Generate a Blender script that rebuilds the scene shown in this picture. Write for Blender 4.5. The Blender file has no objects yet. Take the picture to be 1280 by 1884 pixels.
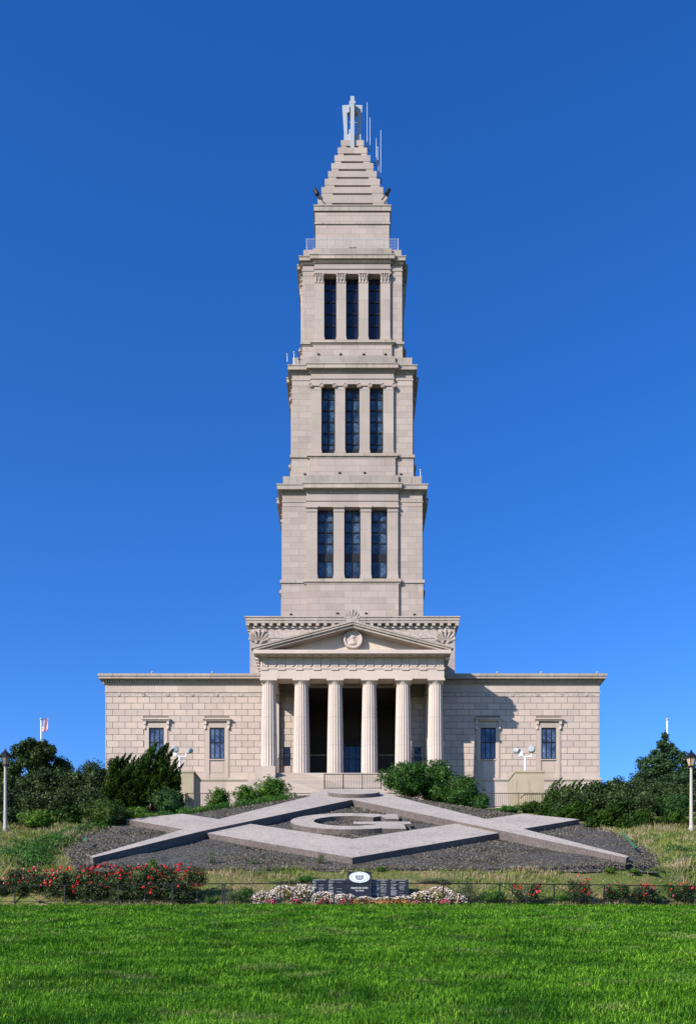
import bpy, math, random
import numpy as np
from mathutils import Vector, Matrix
random.seed(7)
RNG = np.random.default_rng(11)
F = 1593.0            # focal length in photograph pixels
CX, HY = 648.0, 1800.0  # vanishing point / horizon in photograph pixels
def PX(px, d): return (px - CX) * d / F
def PZ(py, d): return (HY - py) * d / F
scene = bpy.context.scene
COL = scene.collection
R = math.radians

# ------------------------------------------------------------ materials
def srgb(r, g, b):
    f = lambda c: (c / 255 / 12.92) if c / 255 <= .04045 else ((c / 255 + .055) / 1.055) ** 2.4
    return (f(r), f(g), f(b), 1)
def new_mat(name):
    m = bpy.data.materials.new(name); m.use_nodes = True
    nt = m.node_tree
    for n in list(nt.nodes): nt.nodes.remove(n)
    out = nt.nodes.new('ShaderNodeOutputMaterial'); bs = nt.nodes.new('ShaderNodeBsdfPrincipled')
    nt.links.new(bs.outputs[0], out.inputs[0])
    return m, nt, bs
class NT:
    def __init__(s, nt): s.nt = nt
    def n(s, typ, **kw):
        nd = s.nt.nodes.new(typ)
        for k, v in kw.items(): setattr(nd, k, v)
        return nd
    def l(s, a, b): s.nt.links.new(a, b)
    def ramp(s, fac, stops):
        r = s.n('ShaderNodeValToRGB'); e = r.color_ramp.elements
        e[0].position, e[0].color = stops[0][0], stops[0][1]
        e[1].position, e[1].color = stops[-1][0], stops[-1][1]
        for p, c in stops[1:-1]:
            x = e.new(p); x.color = c
        s.l(fac, r.inputs[0]); return r.outputs[0]
    def noise(s, vec, scale, detail=4, rough=.6):
        n = s.n('ShaderNodeTexNoise'); n.inputs['Scale'].default_value = scale
        n.inputs['Detail'].default_value = detail; n.inputs['Roughness'].default_value = rough
        if vec is not None: s.l(vec, n.inputs['Vector'])
        return n.outputs[0]
    def mix(s, a, b, fac, mode='MIX'):
        m = s.n('ShaderNodeMix'); m.data_type = 'RGBA'; m.blend_type = mode
        for sock, v in ((m.inputs[0], fac), (m.inputs[6], a), (m.inputs[7], b)):
            if hasattr(v, 'is_output'): s.l(v, sock)
            else: sock.default_value = v
        return m.outputs[2]
    def math(s, op, a, b=0.0):
        m = s.n('ShaderNodeMath'); m.operation = op
        for i, v in ((0, a), (1, b)):
            if hasattr(v, 'is_output'): s.l(v, m.inputs[i])
            else: m.inputs[i].default_value = v
        return m.outputs[0]
    def pos(s): return s.n('ShaderNodeNewGeometry').outputs['Position']
    def scaled(s, vec, sc):
        v = s.n('ShaderNodeVectorMath', operation='MULTIPLY'); s.l(vec, v.inputs[0]); v.inputs[1].default_value = sc
        return v.outputs[0]
    def bump(s, bs, h, dist=.02, strength=.6):
        b = s.n('ShaderNodeBump'); b.inputs['Strength'].default_value = strength
        b.inputs['Distance'].default_value = dist; s.l(h, b.inputs['Height']); s.l(b.outputs[0], bs.inputs['Normal'])

def stone(name, c1, c2, stain=(.30, .26, .22, 1), joints=None, mortar=(.16, .13, .11, 1), rough=.85, speck=0, stain_amt=.55, block_var=.13):
    m, nt, bs = new_mat(name); q = NT(nt); p = q.pos()
    big = q.noise(p, .35, 3); fine = q.noise(p, 9, 3)
    base = q.mix(c1, c2, q.ramp(big, [(.35, (0, 0, 0, 1)), (.65, (1, 1, 1, 1))]))
    base = q.mix(base, (.5, .5, .5, 1), q.math('MULTIPLY', fine, .25), 'OVERLAY')
    isl = q.n('ShaderNodeNewGeometry').outputs['Random Per Island']
    base = q.mix(base, q.ramp(isl, [(0, (1 - block_var,) * 3 + (1,)), (.6, (1, 1, 1, 1)), (1, (1.0 + block_var * .5, 1.0 + block_var * .3, 1.0, 1))]), 1.0, 'MULTIPLY')
    # streaky weathering
    st = q.noise(q.scaled(p, (1.6, 1.6, .22)), 1.2, 5, .7)
    base = q.mix(base, stain, q.math('MULTIPLY', q.ramp(st, [(.54, (0, 0, 0, 1)), (.78, (1, 1, 1, 1))]), stain_amt))
    if joints:
        sep = q.n('ShaderNodeSeparateXYZ'); q.l(p, sep.inputs[0])
        com = q.n('ShaderNodeCombineXYZ'); q.l(q.math('ADD', sep.outputs[0], sep.outputs[1]), com.inputs[0])
        q.l(q.math('ADD', sep.outputs[2], joints.get('z', 0)), com.inputs[1])
        br = q.n('ShaderNodeTexBrick'); q.l(com.outputs[0], br.inputs[0])
        br.inputs['Scale'].default_value = 1; br.inputs['Brick Width'].default_value = joints['w']
        br.inputs['Row Height'].default_value = joints['h']; br.inputs['Mortar Size'].default_value = joints.get('m', .018)
        br.inputs['Mortar Smooth'].default_value = .2
        br.inputs['Color1'].default_value = (1, 1, 1, 1); br.inputs['Color2'].default_value = (.84, .83, .82, 1)
        br.inputs['Mortar'].default_value = (1, 1, 1, 1)
        base = q.mix(base, br.outputs[0], 1.0, 'MULTIPLY')
        base = q.mix(base, mortar, q.math('MULTIPLY', br.outputs[1], joints.get('a', .75)))
    if speck:
        v = q.n('ShaderNodeTexVoronoi'); v.inputs['Scale'].default_value = speck; q.l(p, v.inputs['Vector'])
        base = q.mix(base, q.ramp(v.outputs['Color'], [(.2, (.45, .43, .42, 1)), (.5, (.9, .88, .87, 1)), (.85, (1.35, 1.33, 1.3, 1))]), .55, 'MULTIPLY')
    q.l(base, bs.inputs['Base Color']); bs.inputs['Roughness'].default_value = rough
    bs.inputs['Specular IOR Level'].default_value = .25
    q.bump(bs, fine, .015, .5)
    return m
def plain(name, col, rough=.6, metal=0, var=.12, scale=8, spec=.4):
    m, nt, bs = new_mat(name); q = NT(nt)
    n = q.noise(q.pos(), scale, 4)
    c2 = tuple(min(1, c * (1 + var * 2)) for c in col[:3]) + (1,); c1 = tuple(c * (1 - var * 2) for c in col[:3]) + (1,)
    q.l(q.mix(c1, c2, n), bs.inputs['Base Color']); bs.inputs['Roughness'].default_value = rough
    bs.inputs['Metallic'].default_value = metal; bs.inputs['Specular IOR Level'].default_value = spec
    return m
def leafmat(name, dark, mid, light, trans=.18, rough=.45, scale=1.2, extra=None):
    m, nt, bs = new_mat(name); q = NT(nt); g = q.n('ShaderNodeNewGeometry')
    c = q.ramp(g.outputs['Random Per Island'], [(0, dark), (.55, mid), (1, light)])
    n = q.noise(g.outputs['Position'], scale, 3)
    c = q.mix(c, q.ramp(n, [(.3, (.55, .6, .55, 1)), (.7, (1.35, 1.3, 1.1, 1))]), .8, 'MULTIPLY')
    if extra:
        c = q.mix(c, extra, q.ramp(q.noise(g.outputs['Position'], 2.3, 5, .8), [(.60, (0, 0, 0, 1)), (.72, (1, 1, 1, 1))]))
    q.l(c, bs.inputs['Base Color']); bs.inputs['Roughness'].default_value = max(rough, .5); bs.inputs['Specular IOR Level'].default_value = .14
    tr = q.n('ShaderNodeBsdfTranslucent'); q.l(c, tr.inputs[0])
    ms = q.n('ShaderNodeMixShader'); ms.inputs[0].default_value = trans
    out = [n for n in nt.nodes if n.type == 'OUTPUT_MATERIAL'][0]
    q.l(bs.outputs[0], ms.inputs[1]); q.l(tr.outputs[0], ms.inputs[2]); q.l(ms.outputs[0], out.inputs[0])
    return m

M = {}
GR = (.43, .352, .31, 1); GR2 = (.378, .315, .28, 1)
M['tower'] = stone('granite_tower', GR, GR2, joints=dict(w=2.1, h=.78, m=.028, a=.62))
M['tower_plain'] = stone('granite_plain', (.43, .357, .315, 1), (.38, .32, .283, 1), joints=dict(w=3.3, h=2.55, m=.02, a=.55))
M['ledge'] = stone('granite_weathered_ledge', (.42, .355, .31, 1), (.35, .30, .26, 1), stain=(.12, .12, .10, 1), stain_amt=.85, joints=dict(w=2.7, h=60, m=.03, a=.8))
M['wing'] = stone('granite_pink_block', (.49, .392, .338, 1), (.445, .36, .312, 1), stain=(.36, .29, .245, 1), stain_amt=.45, block_var=.12)
M['wingplain'] = stone('granite_pink_plain', (.50, .412, .358, 1), (.455, .375, .325, 1), joints=dict(w=2.6, h=40, m=.02, a=.5))
M['mortar'] = plain('recessed_joint', (.22, .175, .15, 1), .95)
M['column'] = stone('column_granite', (.53, .435, .38, 1), (.48, .398, .348, 1), stain=(.30, .245, .20, 1), stain_amt=.5)
M['carved'] = stone('carved_granite', (.45, .38, .335, 1), (.38, .32, .28, 1), speck=9)
M['step'] = stone('step_granite', (.50, .41, .345, 1), (.45, .37, .315, 1), joints=dict(w=2.0, h=40, m=.015, a=.4))
M['dark'] = plain('dark_interior', (.012, .010, .009, 1), .7)
M['bronze'] = plain('bronze_frame', (.018, .016, .016, 1), .45, .3)
M['white'] = plain('white_painted_metal', (.72, .73, .74, 1), .45, 0, .05)
M['silver'] = plain('finial_metal', (.34, .36, .40, 1), .5, .0, .08)
M['grey'] = plain('weathered_grey_metal', (.36, .38, .40, 1), .5)
M['mesh'] = plain('railing_mesh', (.46, .47, .49, 1), .5)
M['iron'] = plain('black_iron', (.012, .012, .014, 1), .5, .2)
M['slab'] = stone('exposed_aggregate_concrete', (.43, .375, .32, 1), (.37, .325, .28, 1), stain=(.17, .16, .13, 1), stain_amt=.75, speck=22)
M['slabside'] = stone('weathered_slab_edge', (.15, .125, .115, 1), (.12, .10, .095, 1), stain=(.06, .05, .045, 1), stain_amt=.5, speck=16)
M['pillar'] = stone('stained_concrete', (.40, .33, .23, 1), (.33, .27, .18, 1), stain=(.10, .08, .06, 1), stain_amt=.8)
M['wood'] = plain('bark', (.06, .045, .035, 1), .9)
M['granite_black'] = plain('polished_black_granite', (.018, .02, .023, 1), .25, 0, .3, 60)
M['plaque_grey'] = plain('plaque_lettering', (.34, .36, .37, 1), .6)
M['oval'] = plain('plaque_white', (.55, .59, .64, 1), .5, 0, .03)
M['lettergold'] = plain('white_lettering', (.60, .60, .58, 1), .5)

def glass(name, base, lattice=0, light=(.16, .25, .42, 1)):
    m, nt, bs = new_mat(name); q = NT(nt); p = q.pos()
    c = base
    n = q.noise(p, .9, 2)
    c = q.mix(base, light, q.ramp(n, [(.35, (0, 0, 0, 1)), (.7, (1, 1, 1, 1))]))
    if lattice:
        sep = q.n('ShaderNodeSeparateXYZ'); q.l(p, sep.inputs[0])
        a = q.math('ADD', sep.outputs[0], sep.outputs[2]); b = q.math('SUBTRACT', sep.outputs[0], sep.outputs[2])
        def tri(v):
            k = q.math('PINGPONG', q.math('MULTIPLY', v, lattice), .5)
            return q.math('LESS_THAN', k, .07)
        k = q.math('MAXIMUM', tri(a), tri(b)); k = q.math('MULTIPLY', k, .55)
        c = q.mix(c, (.008, .01, .014, 1), k)
    q.l(c, bs.inputs['Base Color']); bs.inputs['Roughness'].default_value = .12
    bs.inputs['Specular IOR Level'].default_value = .5
    q.bump(bs, q.noise(p, 3, 2), .02, .3)
    return m
M['glass'] = glass('leaded_glass', (.014, .028, .058, 1), 1.6, (.07, .125, .20, 1))  # blue in the base colour stands in for reflected sky
M['glassdark'] = glass('dark_glass', (.006, .007, .014, 1), 0, (.012, .014, .035, 1))
M['glasswing'] = glass('wing_glass', (.025, .04, .09, 1), 2.1, (.14, .20, .32, 1))
M['doorglass'] = glass('door_glass', (.012, .028, .07, 1), 0, (.02, .05, .12, 1))

# ------------------------------------------------------------ mesh building
ROOTLOC = {}
def tag(o, label=None, cat=None, group=None, kind=None):
    if label: o['label'] = label
    if cat: o['category'] = cat
    if group: o['group'] = group
    if kind: o['kind'] = kind
    return o
def thing(name, loc, label, cat, group=None):
    o = bpy.data.objects.new(name, None); COL.objects.link(o); o.location = loc; o.empty_display_size = .3
    tag(o, label, cat, group); ROOTLOC[o.name] = Vector(loc); return o
def rootloc(p):
    while p.parent: p = p.parent
    return ROOTLOC.get(p.name, Vector(p.location))
def link_mesh(name, me, mat, parent=None, smooth=False, loc=None):
    o = bpy.data.objects.new(name, me); COL.objects.link(o)
    for mm in (mat if isinstance(mat, (list, tuple)) else [mat]): me.materials.append(mm)
    if smooth: me.polygons.foreach_set('use_smooth', [True] * len(me.polygons))
    if parent is not None:
        me.transform(Matrix.Translation(-rootloc(parent))); o.parent = parent
    elif loc is not None:
        me.transform(Matrix.Translation(-Vector(loc))); o.location = loc
    return o
class MB:
    def __init__(s): s.v = []; s.f = []; s.mi = []; s.cur = 0
    def add(s, vs, fs):
        o = len(s.v); s.v += [tuple(v) for v in vs]; s.f += [tuple(i + o for i in f) for f in fs]; s.mi += [s.cur] * len(fs)
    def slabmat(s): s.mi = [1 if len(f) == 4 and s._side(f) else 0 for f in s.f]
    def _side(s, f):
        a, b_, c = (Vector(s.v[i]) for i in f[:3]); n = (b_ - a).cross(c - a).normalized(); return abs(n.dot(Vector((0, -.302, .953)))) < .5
    def box(s, x0, x1, y0, y1, z0, z1, T=None):
        if x1 < x0: x0, x1 = x1, x0
        vs = [(x, y, z) for z in (z0, z1) for y in (y0, y1) for x in (x0, x1)]
        if T: vs = [T(*v) for v in vs]
        s.add(vs, [(0, 2, 3, 1), (4, 5, 7, 6), (0, 1, 5, 4), (2, 6, 7, 3), (0, 4, 6, 2), (1, 3, 7, 5)])
    def prism(s, pts, axis_fn, h0, h1, cap=True):
        """polygon pts (2d) extruded between h0,h1; axis_fn(a,b,h)->xyz"""
        n = len(pts); vs = [axis_fn(a, b, h0) for a, b in pts] + [axis_fn(a, b, h1) for a, b in pts]
        fs = [(i, (i + 1) % n, n + (i + 1) % n, n + i) for i in range(n)]
        if cap: fs += [tuple(range(n))[::-1], tuple(range(n, 2 * n))]
        s.add(vs, fs)
    def lathe(s, prof, c, seg=24, fn=None, T=None):
        vs = []; n = len(prof)
        for r, z in prof:
            for k in range(seg):
                a = 2 * math.pi * k / seg; rr = r * (fn(a) if fn else 1)
                v = (c[0] + rr * math.cos(a), c[1] + rr * math.sin(a), c[2] + z); vs.append(T(*v) if T else v)
        fs = [(i * seg + k, i * seg + (k + 1) % seg, (i + 1) * seg + (k + 1) % seg, (i + 1) * seg + k) for i in range(n - 1) for k in range(seg)]
        fs += [tuple(range(seg))[::-1], tuple(range((n - 1) * seg, n * seg))]
        s.add(vs, fs)
    def tube(s, a, b, r, seg=8, r2=None):
        a = Vector(a); b = Vector(b); d = (b - a).normalized(); r2 = r if r2 is None else r2
        u = d.orthogonal().normalized(); w = d.cross(u)
        vs = [a + (u * math.cos(t) + w * math.sin(t)) * r for t in [2 * math.pi * k / seg for k in range(seg)]]
        vs += [b + (u * math.cos(t) + w * math.sin(t)) * r2 for t in [2 * math.pi * k / seg for k in range(seg)]]
        fs = [(k, (k + 1) % seg, seg + (k + 1) % seg, seg + k) for k in range(seg)] + [tuple(range(seg))[::-1], tuple(range(seg, 2 * seg))]
        s.add(vs, fs)
    def ball(s, c, r, sc=(1, 1, 1), seg=14, rings=8):
        prof = [(math.sin(math.pi * i / rings) * r + 1e-4, -math.cos(math.pi * i / rings) * r) for i in range(rings + 1)]
        s.lathe(prof, (0, 0, 0), seg, T=lambda x, y, z: (c[0] + x * sc[0], c[1] + y * sc[1], c[2] + z * sc[2]))
    def build(s, name, mat, parent=None, smooth=False, loc=None, fix=True):
        me = bpy.data.meshes.new(name); me.from_pydata(s.v, [], s.f)
        if isinstance(mat, (list, tuple)): me.polygons.foreach_set('material_index', s.mi)
        if fix:
            import bmesh
            bm = bmesh.new(); bm.from_mesh(me); bmesh.ops.recalc_face_normals(bm, faces=bm.faces); bm.to_mesh(me); bm.free()
        me.update()
        return link_mesh(name, me, mat, parent, smooth, loc)
def arr_mesh(name, V, Fc, mat, parent=None, loc=None, mi=None):
    """V (n,3) numpy, Fc (m,k) numpy"""
    me = bpy.data.meshes.new(name); n, m, k = len(V), len(Fc), Fc.shape[1]
    me.vertices.add(n); me.vertices.foreach_set('co', V.astype(np.float32).ravel())
    me.loops.add(m * k); me.loops.foreach_set('vertex_index', Fc.astype(np.int32).ravel())
    me.polygons.add(m); me.polygons.foreach_set('loop_start', np.arange(0, m * k, k, dtype=np.int32))
    try: me.polygons.foreach_set('loop_total', np.full(m, k, dtype=np.int32))
    except Exception: pass
    o = link_mesh(name, me, mat, parent, False, loc)
    if mi is not None: me.polygons.foreach_set('material_index', mi.astype(np.int32))
    me.update(calc_edges=True); me.validate()
    return o

# ------------------------------------------------------------ terrain
K = .302 / .953
CT, ST = .953, .302
def SP(x, t, h=0.0): return (x, 34 + CT * t - ST * h, 4.74 + ST * t + CT * h)   # slope frame of the emblem
def sstep(t): t = np.clip(t, 0, 1); return t * t * (3 - 2 * t)
EDGE = [(-2, 11.4), (3, 12.9), (8, 13.1), (11.5, 12.6), (16.5, 9.4), (24.6, 4.2), (27, 3.4)]   # half width of the gravel bed along t
def edge_w(t): return np.interp(t, [e[0] for e in EDGE], [e[1] for e in EDGE])
def edge_x(t, x): return edge_w(t) - np.where(np.asarray(x) < 0, .9, 0) * np.exp(-(np.maximum(t, 0) / 4.) ** 2)
def H(x, y):
    x = np.asarray(x, float); y = np.asarray(y, float)
    x2 = np.minimum(x * x, 190)
    de = 30 + .018 * x2
    lawn = np.where(y > 0, -1.62 + .1375 * y, -1.62 + .02 * y * (y > -40)) - .0012 * x2 * np.clip(y / 30, 0, 1)
    lawn = lawn + (.05 * np.sin(x * .35 + y * 1.25 + np.sin(x * .9)) + .03 * np.sin(x * 1.3 - y * 2.1)) * np.clip(y / 10, 0, 1) * np.clip((30 - y) / 3, 0, 1)
    plane = 4.38 + K * (y - 34)
    end = np.maximum(33.3, de + 1.0); st = de + .3
    lawn = np.where(y > de, -1.62 + .1375 * de - .0012 * x2 * de / 30 + .06 * (y - de), lawn)
    bk = sstep((y - st) / (end - st) * .92 + .04)
    z = np.where(y > st, lawn + (plane - lawn) * bk, lawn)
    z = np.where(y > end, plane, z)
    side = np.where(y < 49, plane, np.where(y < 63, 9.135 + .234 * (y - 49), 12.41 + (y - 63) * .175))
    cen = np.where(y < 60, plane, np.where(y < 64, 12.62, 12.62 + (y - 64) * .1735))
    t = (y - 34) / CT
    w = 1 - sstep((np.abs(x) - edge_w(t) - .3) / 2.2)
    z2 = side + (cen - side) * w
    z = np.where(y > 49, z2, z)
    z = np.where(y > 95, 18.0, z)
    z = np.where(y > 180, 18.0 - (y - 180) * .03, z)
    return z
def Hs(x, y): return float(H(x, y))

def grid_mesh(name, xs, ys, mat, off=0.0):
    X, Y = np.meshgrid(xs, ys); Z = H(X, Y) + off
    V = np.stack([X.ravel(), Y.ravel(), Z.ravel()], 1); nx = len(xs); ny = len(ys)
    i = np.arange(ny - 1)[:, None] * nx + np.arange(nx - 1)[None, :]
    Q = np.stack([i, i + 1, i + nx + 1, i + nx], -1).reshape(-1, 4)
    o = arr_mesh(name, V, Q, mat); o.data.polygons.foreach_set('use_smooth', [True] * len(Q)); return o

def groundmat():
    m, nt, bs = new_mat('ground_earth_and_turf'); q = NT(nt); p = q.pos()
    sep = q.n('ShaderNodeSeparateXYZ'); q.l(p, sep.inputs[0])
    n1 = q.noise(p, .55, 5, .65); n2 = q.noise(p, 14, 4, .7)
    turf = q.mix((.020, .045, .008, 1), (.045, .095, .014, 1), n2)
    turf = q.mix(turf, (.16, .13, .06, 1), q.ramp(q.noise(q.scaled(p, (.5, 1.2, 1)), 1.6, 4, .6), [(.60, (0, 0, 0, 1)), (.72, (.8, .8, .8, 1))]))
    dry = q.mix((.20, .145, .075, 1), (.09, .12, .03, 1), q.ramp(n1, [(.36, (0, 0, 0, 1)), (.56, (1, 1, 1, 1))]))
    dry = q.mix(dry, (.11, .06, .035, 1), q.ramp(n2, [(.55, (0, 0, 0, 1)), (.7, (.6, .6, .6, 1))]))
    x2 = q.math('MINIMUM', q.math('MULTIPLY', sep.outputs[0], sep.outputs[0]), 190.)
    lim = q.math('ADD', q.math('MULTIPLY', x2, .018), 30.0)
    fac = q.math('GREATER_THAN', q.math('SUBTRACT', sep.outputs[1], lim), 0.0)
    c = q.mix(turf, dry, fac)
    q.l(c, bs.inputs['Base Color']); bs.inputs['Roughness'].default_value = 1; bs.inputs['Specular IOR Level'].default_value = .1
    q.bump(bs, n2, .03, .8)
    return m
xs = np.concatenate([[-1500, -600, -250, -120, -70, -45], np.arange(-36, 36.1, .5), [45, 70, 120, 250, 600, 1500]])
ys = np.concatenate([[-300, -80, -30, -10, 0, 3], np.arange(5, 70.1, .5), np.arange(72, 180, 3), [180, 220, 300, 600, 1500]])
g = grid_mesh('ground', xs, ys, groundmat()); tag(g, kind='structure')

def blades(n, sampler, hfun, mat, name, label, cat, wid=.008, lean=.5, kindm=None):
    x, y = sampler(n); n = len(x)
    z = H(x, y) - .01
    h = hfun(x, y, n)
    a = RNG.uniform(0, 2 * np.pi, n); wv = wid * np.clip(y / 12, .7, 4) * RNG.uniform(.6, 1.4, n)
    lx = RNG.normal(0, lean, n) * h + .12 * h; ly = RNG.normal(0, lean, n) * h
    b0 = np.stack([x - np.cos(a) * wv, y - np.sin(a) * wv, z], 1); b1 = np.stack([x + np.cos(a) * wv, y + np.sin(a) * wv, z], 1)
    mx = np.stack([x + lx * .35, y + ly * .35, z + h * .62], 1)
    wm = wv * .7
    m0 = mx - np.stack([np.cos(a) * wm, np.sin(a) * wm, 0 * a], 1); m1 = mx + np.stack([np.cos(a) * wm, np.sin(a) * wm, 0 * a], 1)
    t = np.stack([x + lx, y + ly, z + h * np.clip(1 - .3 * (np.abs(lx) + np.abs(ly)) / (h + 1e-6), .4, 1)], 1)
    V = np.stack([b0, b1, m0, m1, t], 1).reshape(-1, 3); i = np.arange(n)[:, None] * 5
    Fc = np.concatenate([i + np.array([[0, 1, 3]]), i + np.array([[0, 3, 2]]), i + np.array([[2, 3, 4]])], 0)
    o = arr_mesh(name, V, Fc, mat); tag(o, label, cat, kind='stuff'); return o
def vnoise(x, y, s, seed=0):
    # smooth value noise
    r = np.random.default_rng(seed); T = r.uniform(0, 1, (64, 64)); u = x / s; v = y / s
    i = np.floor(u).astype(int); j = np.floor(v).astype(int); fu = sstep(u - i); fv = sstep(v - j)
    g = lambda a, b: T[a % 64, b % 64]
    return (g(i, j) * (1 - fu) + g(i + 1, j) * fu) * (1 - fv) + (g(i, j + 1) * (1 - fu) + g(i + 1, j + 1) * fu) * fv

def lawn_sampler(n):
    u = RNG.uniform(0, 1, n); d = 7.0 * (33 / 7.0) ** (u ** .92)
    x = RNG.uniform(-1, 1, n) * (d * .47 + 4.5)
    de = 30.05 + .018 * np.minimum(x * x, 190); k = d < de
    x, d = x[k], d[k]
    p = vnoise(x, d, .5, 3) * .5 + vnoise(x, d, 1.5, 4) * .5
    k = RNG.uniform(0, 1, len(x)) < .35 + 1.3 * p
    return x[k], d[k]
def lawn_h(x, y, n):
    return (.022 + .085 * vnoise(x, y * 1.8, .3, 5) ** 1.6 + .06 * vnoise(x, y * 1.5, 1.2, 6) + .03 * (y > 28)) * RNG.uniform(.6, 1.35, n)
def bladesmat(name, d, m_, l, dry, dry_rng, scale=1.1, trans=.3):
    m, nt, bs = new_mat(name); q = NT(nt); g = q.n('ShaderNodeNewGeometry')
    c = q.ramp(g.outputs['Random Per Island'], [(0, d), (.6, m_), (1, l)])
    p = g.outputs['Position']
    n = q.noise(q.scaled(p, (.8, 1.6, 1)), scale, 4, .6)
    c = q.mix(c, q.ramp(n, [(.37, (.34, .48, .42, 1)), (.62, (1.4, 1.22, 1.1, 1))]), .95, 'MULTIPLY')  # patchy tone; its contrast also paints shade into the lawn's undulations
    n2 = q.noise(q.scaled(p, (.45, 1.3, 1)), scale * 1.4, 5, .7)
    c = q.mix(c, dry, q.ramp(n2, [(dry_rng[0], (0, 0, 0, 1)), (dry_rng[1], (.85, .85, .85, 1))]))
    q.l(c, bs.inputs['Base Color']); bs.inputs['Roughness'].default_value = .6; bs.inputs['Specular IOR Level'].default_value = .08
    tr = q.n('ShaderNodeBsdfTranslucent'); q.l(c, tr.inputs[0]); ms = q.n('ShaderNodeMixShader'); ms.inputs[0].default_value = trans
    out = [n for n in nt.nodes if n.type == 'OUTPUT_MATERIAL'][0]
    q.l(bs.outputs[0], ms.inputs[1]); q.l(tr.outputs[0], ms.inputs[2]); q.l(ms.outputs[0], out.inputs[0])
    return m
MG = bladesmat('lawn_blades', (.020, .088, .005, 1), (.088, .275, .016, 1), (.26, .50, .05, 1), (.38, .34, .16, 1), (.575, .71), 1.0, .35)
blades(800000, lawn_sampler, lawn_h, MG, 'lawn_grass', 'mown bright green lawn grass filling the foreground slope', 'grass', wid=.0052, lean=.55)
def bank_sampler(n):
    x = RNG.uniform(-26, 26, n); y = RNG.uniform(30.1, 46, n) - 0
    de = 30.1 + .018 * np.minimum(x * x, 190)
    t = (y - 34) / CT
    inside = (np.abs(x) < edge_x(t, x) + RNG.normal(0, .25, n)) & (t > -.75 + .25 * np.sin(x * 2.1) + RNG.normal(0, .12, n))
    k = (y > de) & ~inside & ((y < 34.5) | (np.abs(x) > 10.5))
    x, y = x[k], y[k]
    k = RNG.uniform(0, 1, len(x)) < .25 + 1.1 * vnoise(x, y, .6, 9)
    return x[k], y[k]
def bank_h(x, y, n):
    tall = np.clip(vnoise(x, y, 1.1, 12) - .35, 0, 1) * (1 + 1.2 * (np.abs(x) > 12.5))
    return (.09 + .34 * tall) * RNG.uniform(.5, 1.4, n)
MBk = bladesmat('bank_weeds', (.09, .16, .02, 1), (.17, .25, .045, 1), (.30, .36, .10, 1), (.50, .38, .24, 1), (.46, .56), 1.3)
blades(280000, bank_sampler, bank_h, MBk, 'bank_weeds', 'half dried tan and green weeds on the bank below the gravel', 'weeds', wid=.0035, lean=.4)

# ------------------------------------------------------------ emblem on the slope
def gravelmat():
    m, nt, bs = new_mat('slate_gravel'); q = NT(nt); p = q.pos()
    v = q.n('ShaderNodeTexVoronoi'); v.inputs['Scale'].default_value = 11; q.l(p, v.inputs['Vector'])
    c = q.ramp(v.outputs['Color'], [(.1, (.018, .015, .013, 1)), (.5, (.052, .046, .038, 1)), (.9, (.14, .125, .105, 1))])
    c = q.mix(c, (.11, .085, .07, 1), q.ramp(q.noise(p, .8, 5, .7), [(.55, (0, 0, 0, 1)), (.8, (.6, .6, .6, 1))]))
    q.l(c, bs.inputs['Base Color']); bs.inputs['Roughness'].default_value = .9
    q.bump(bs, v.outputs['Distance'], .06, 1.0); return m
MGV = gravelmat()
GH = -.27
def GL(x, t): return .17 * np.exp(-((np.abs(x) - 10.5) / 2.6) ** 2) * np.exp(-(np.maximum(t, 0) / 3.5) ** 2)
rows = np.arange(-.9, 27.01, .45); V = []; Q = []; nx = 41
for j, t in enumerate(rows):
    w = float(edge_w(t))
    for i in range(nx):
        u = i / (nx - 1) * 2 - 1; edge = (j == 0 or j == len(rows) - 1 or i in (0, nx - 1))
        V.append(SP(u * (float(edge_x(t, u)) + .12 * math.sin(t * 3)), t + (.18 * math.sin(u * 23) if j == 0 else 0), GH + (0 if edge else GL(u * w, t)) + .03 * math.sin(u * 9 + t) * math.sin(t * 1.3) - (.12 if edge else 0)))
V = np.array(V)
i = np.arange(len(rows) - 1)[:, None] * nx + np.arange(nx - 1)[None, :]
Q = np.stack([i, i + 1, i + nx + 1, i + nx], -1).reshape(-1, 4)
o = arr_mesh('gravel_bed', V, Q, MGV); tag(o, 'dark grey slate gravel bed around the concrete emblem', 'gravel', kind='stuff')
# loose stones
n = 70000; t = RNG.uniform(-.9, 26.5, n) ; t = -.9 + 27.5 * RNG.uniform(0, 1, n) ** 1.35; x = RNG.uniform(-1, 1, n); x = x * edge_x(t, x)
s = RNG.uniform(.018, .05, n) * (1 + t / 30)
ax = RNG.uniform(0, 2 * np.pi, n); h0 = GH - .005 + GL(x, t)
base = np.stack([x, 34 + CT * t - ST * h0, 4.74 + ST * t + CT * h0], 1)
P = []
for k in range(3):
    aa = ax + k * 2.094 + RNG.normal(0, .3, n); P.append(base + np.stack([np.cos(aa) * s, np.sin(aa) * s * .95, np.sin(aa) * s * .3 - .01 + 0 * s], 1))
P.append(base + np.stack([RNG.normal(0, .4, n) * s, -ST * s + RNG.normal(0, .4, n) * s, CT * s * RNG.uniform(.5, 1.1, n)], 1))
V = np.stack(P, 1).reshape(-1, 3); i = np.arange(n)[:, None] * 4
Fc = np.concatenate([i + np.array([[0, 1, 3]]), i + np.array([[1, 2, 3]]), i + np.array([[2, 0, 3]])], 0)
MST = leafmat('gravel_stones', (.016, .014, .012, 1), (.066, .058, .049, 1), (.21, .19, .165, 1), trans=0, rough=.8, scale=.8)
o = arr_mesh('gravel_stones', V, Fc, MST); tag(o, 'loose slate stones scattered over the gravel bed', 'gravel', kind='stuff')

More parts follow.
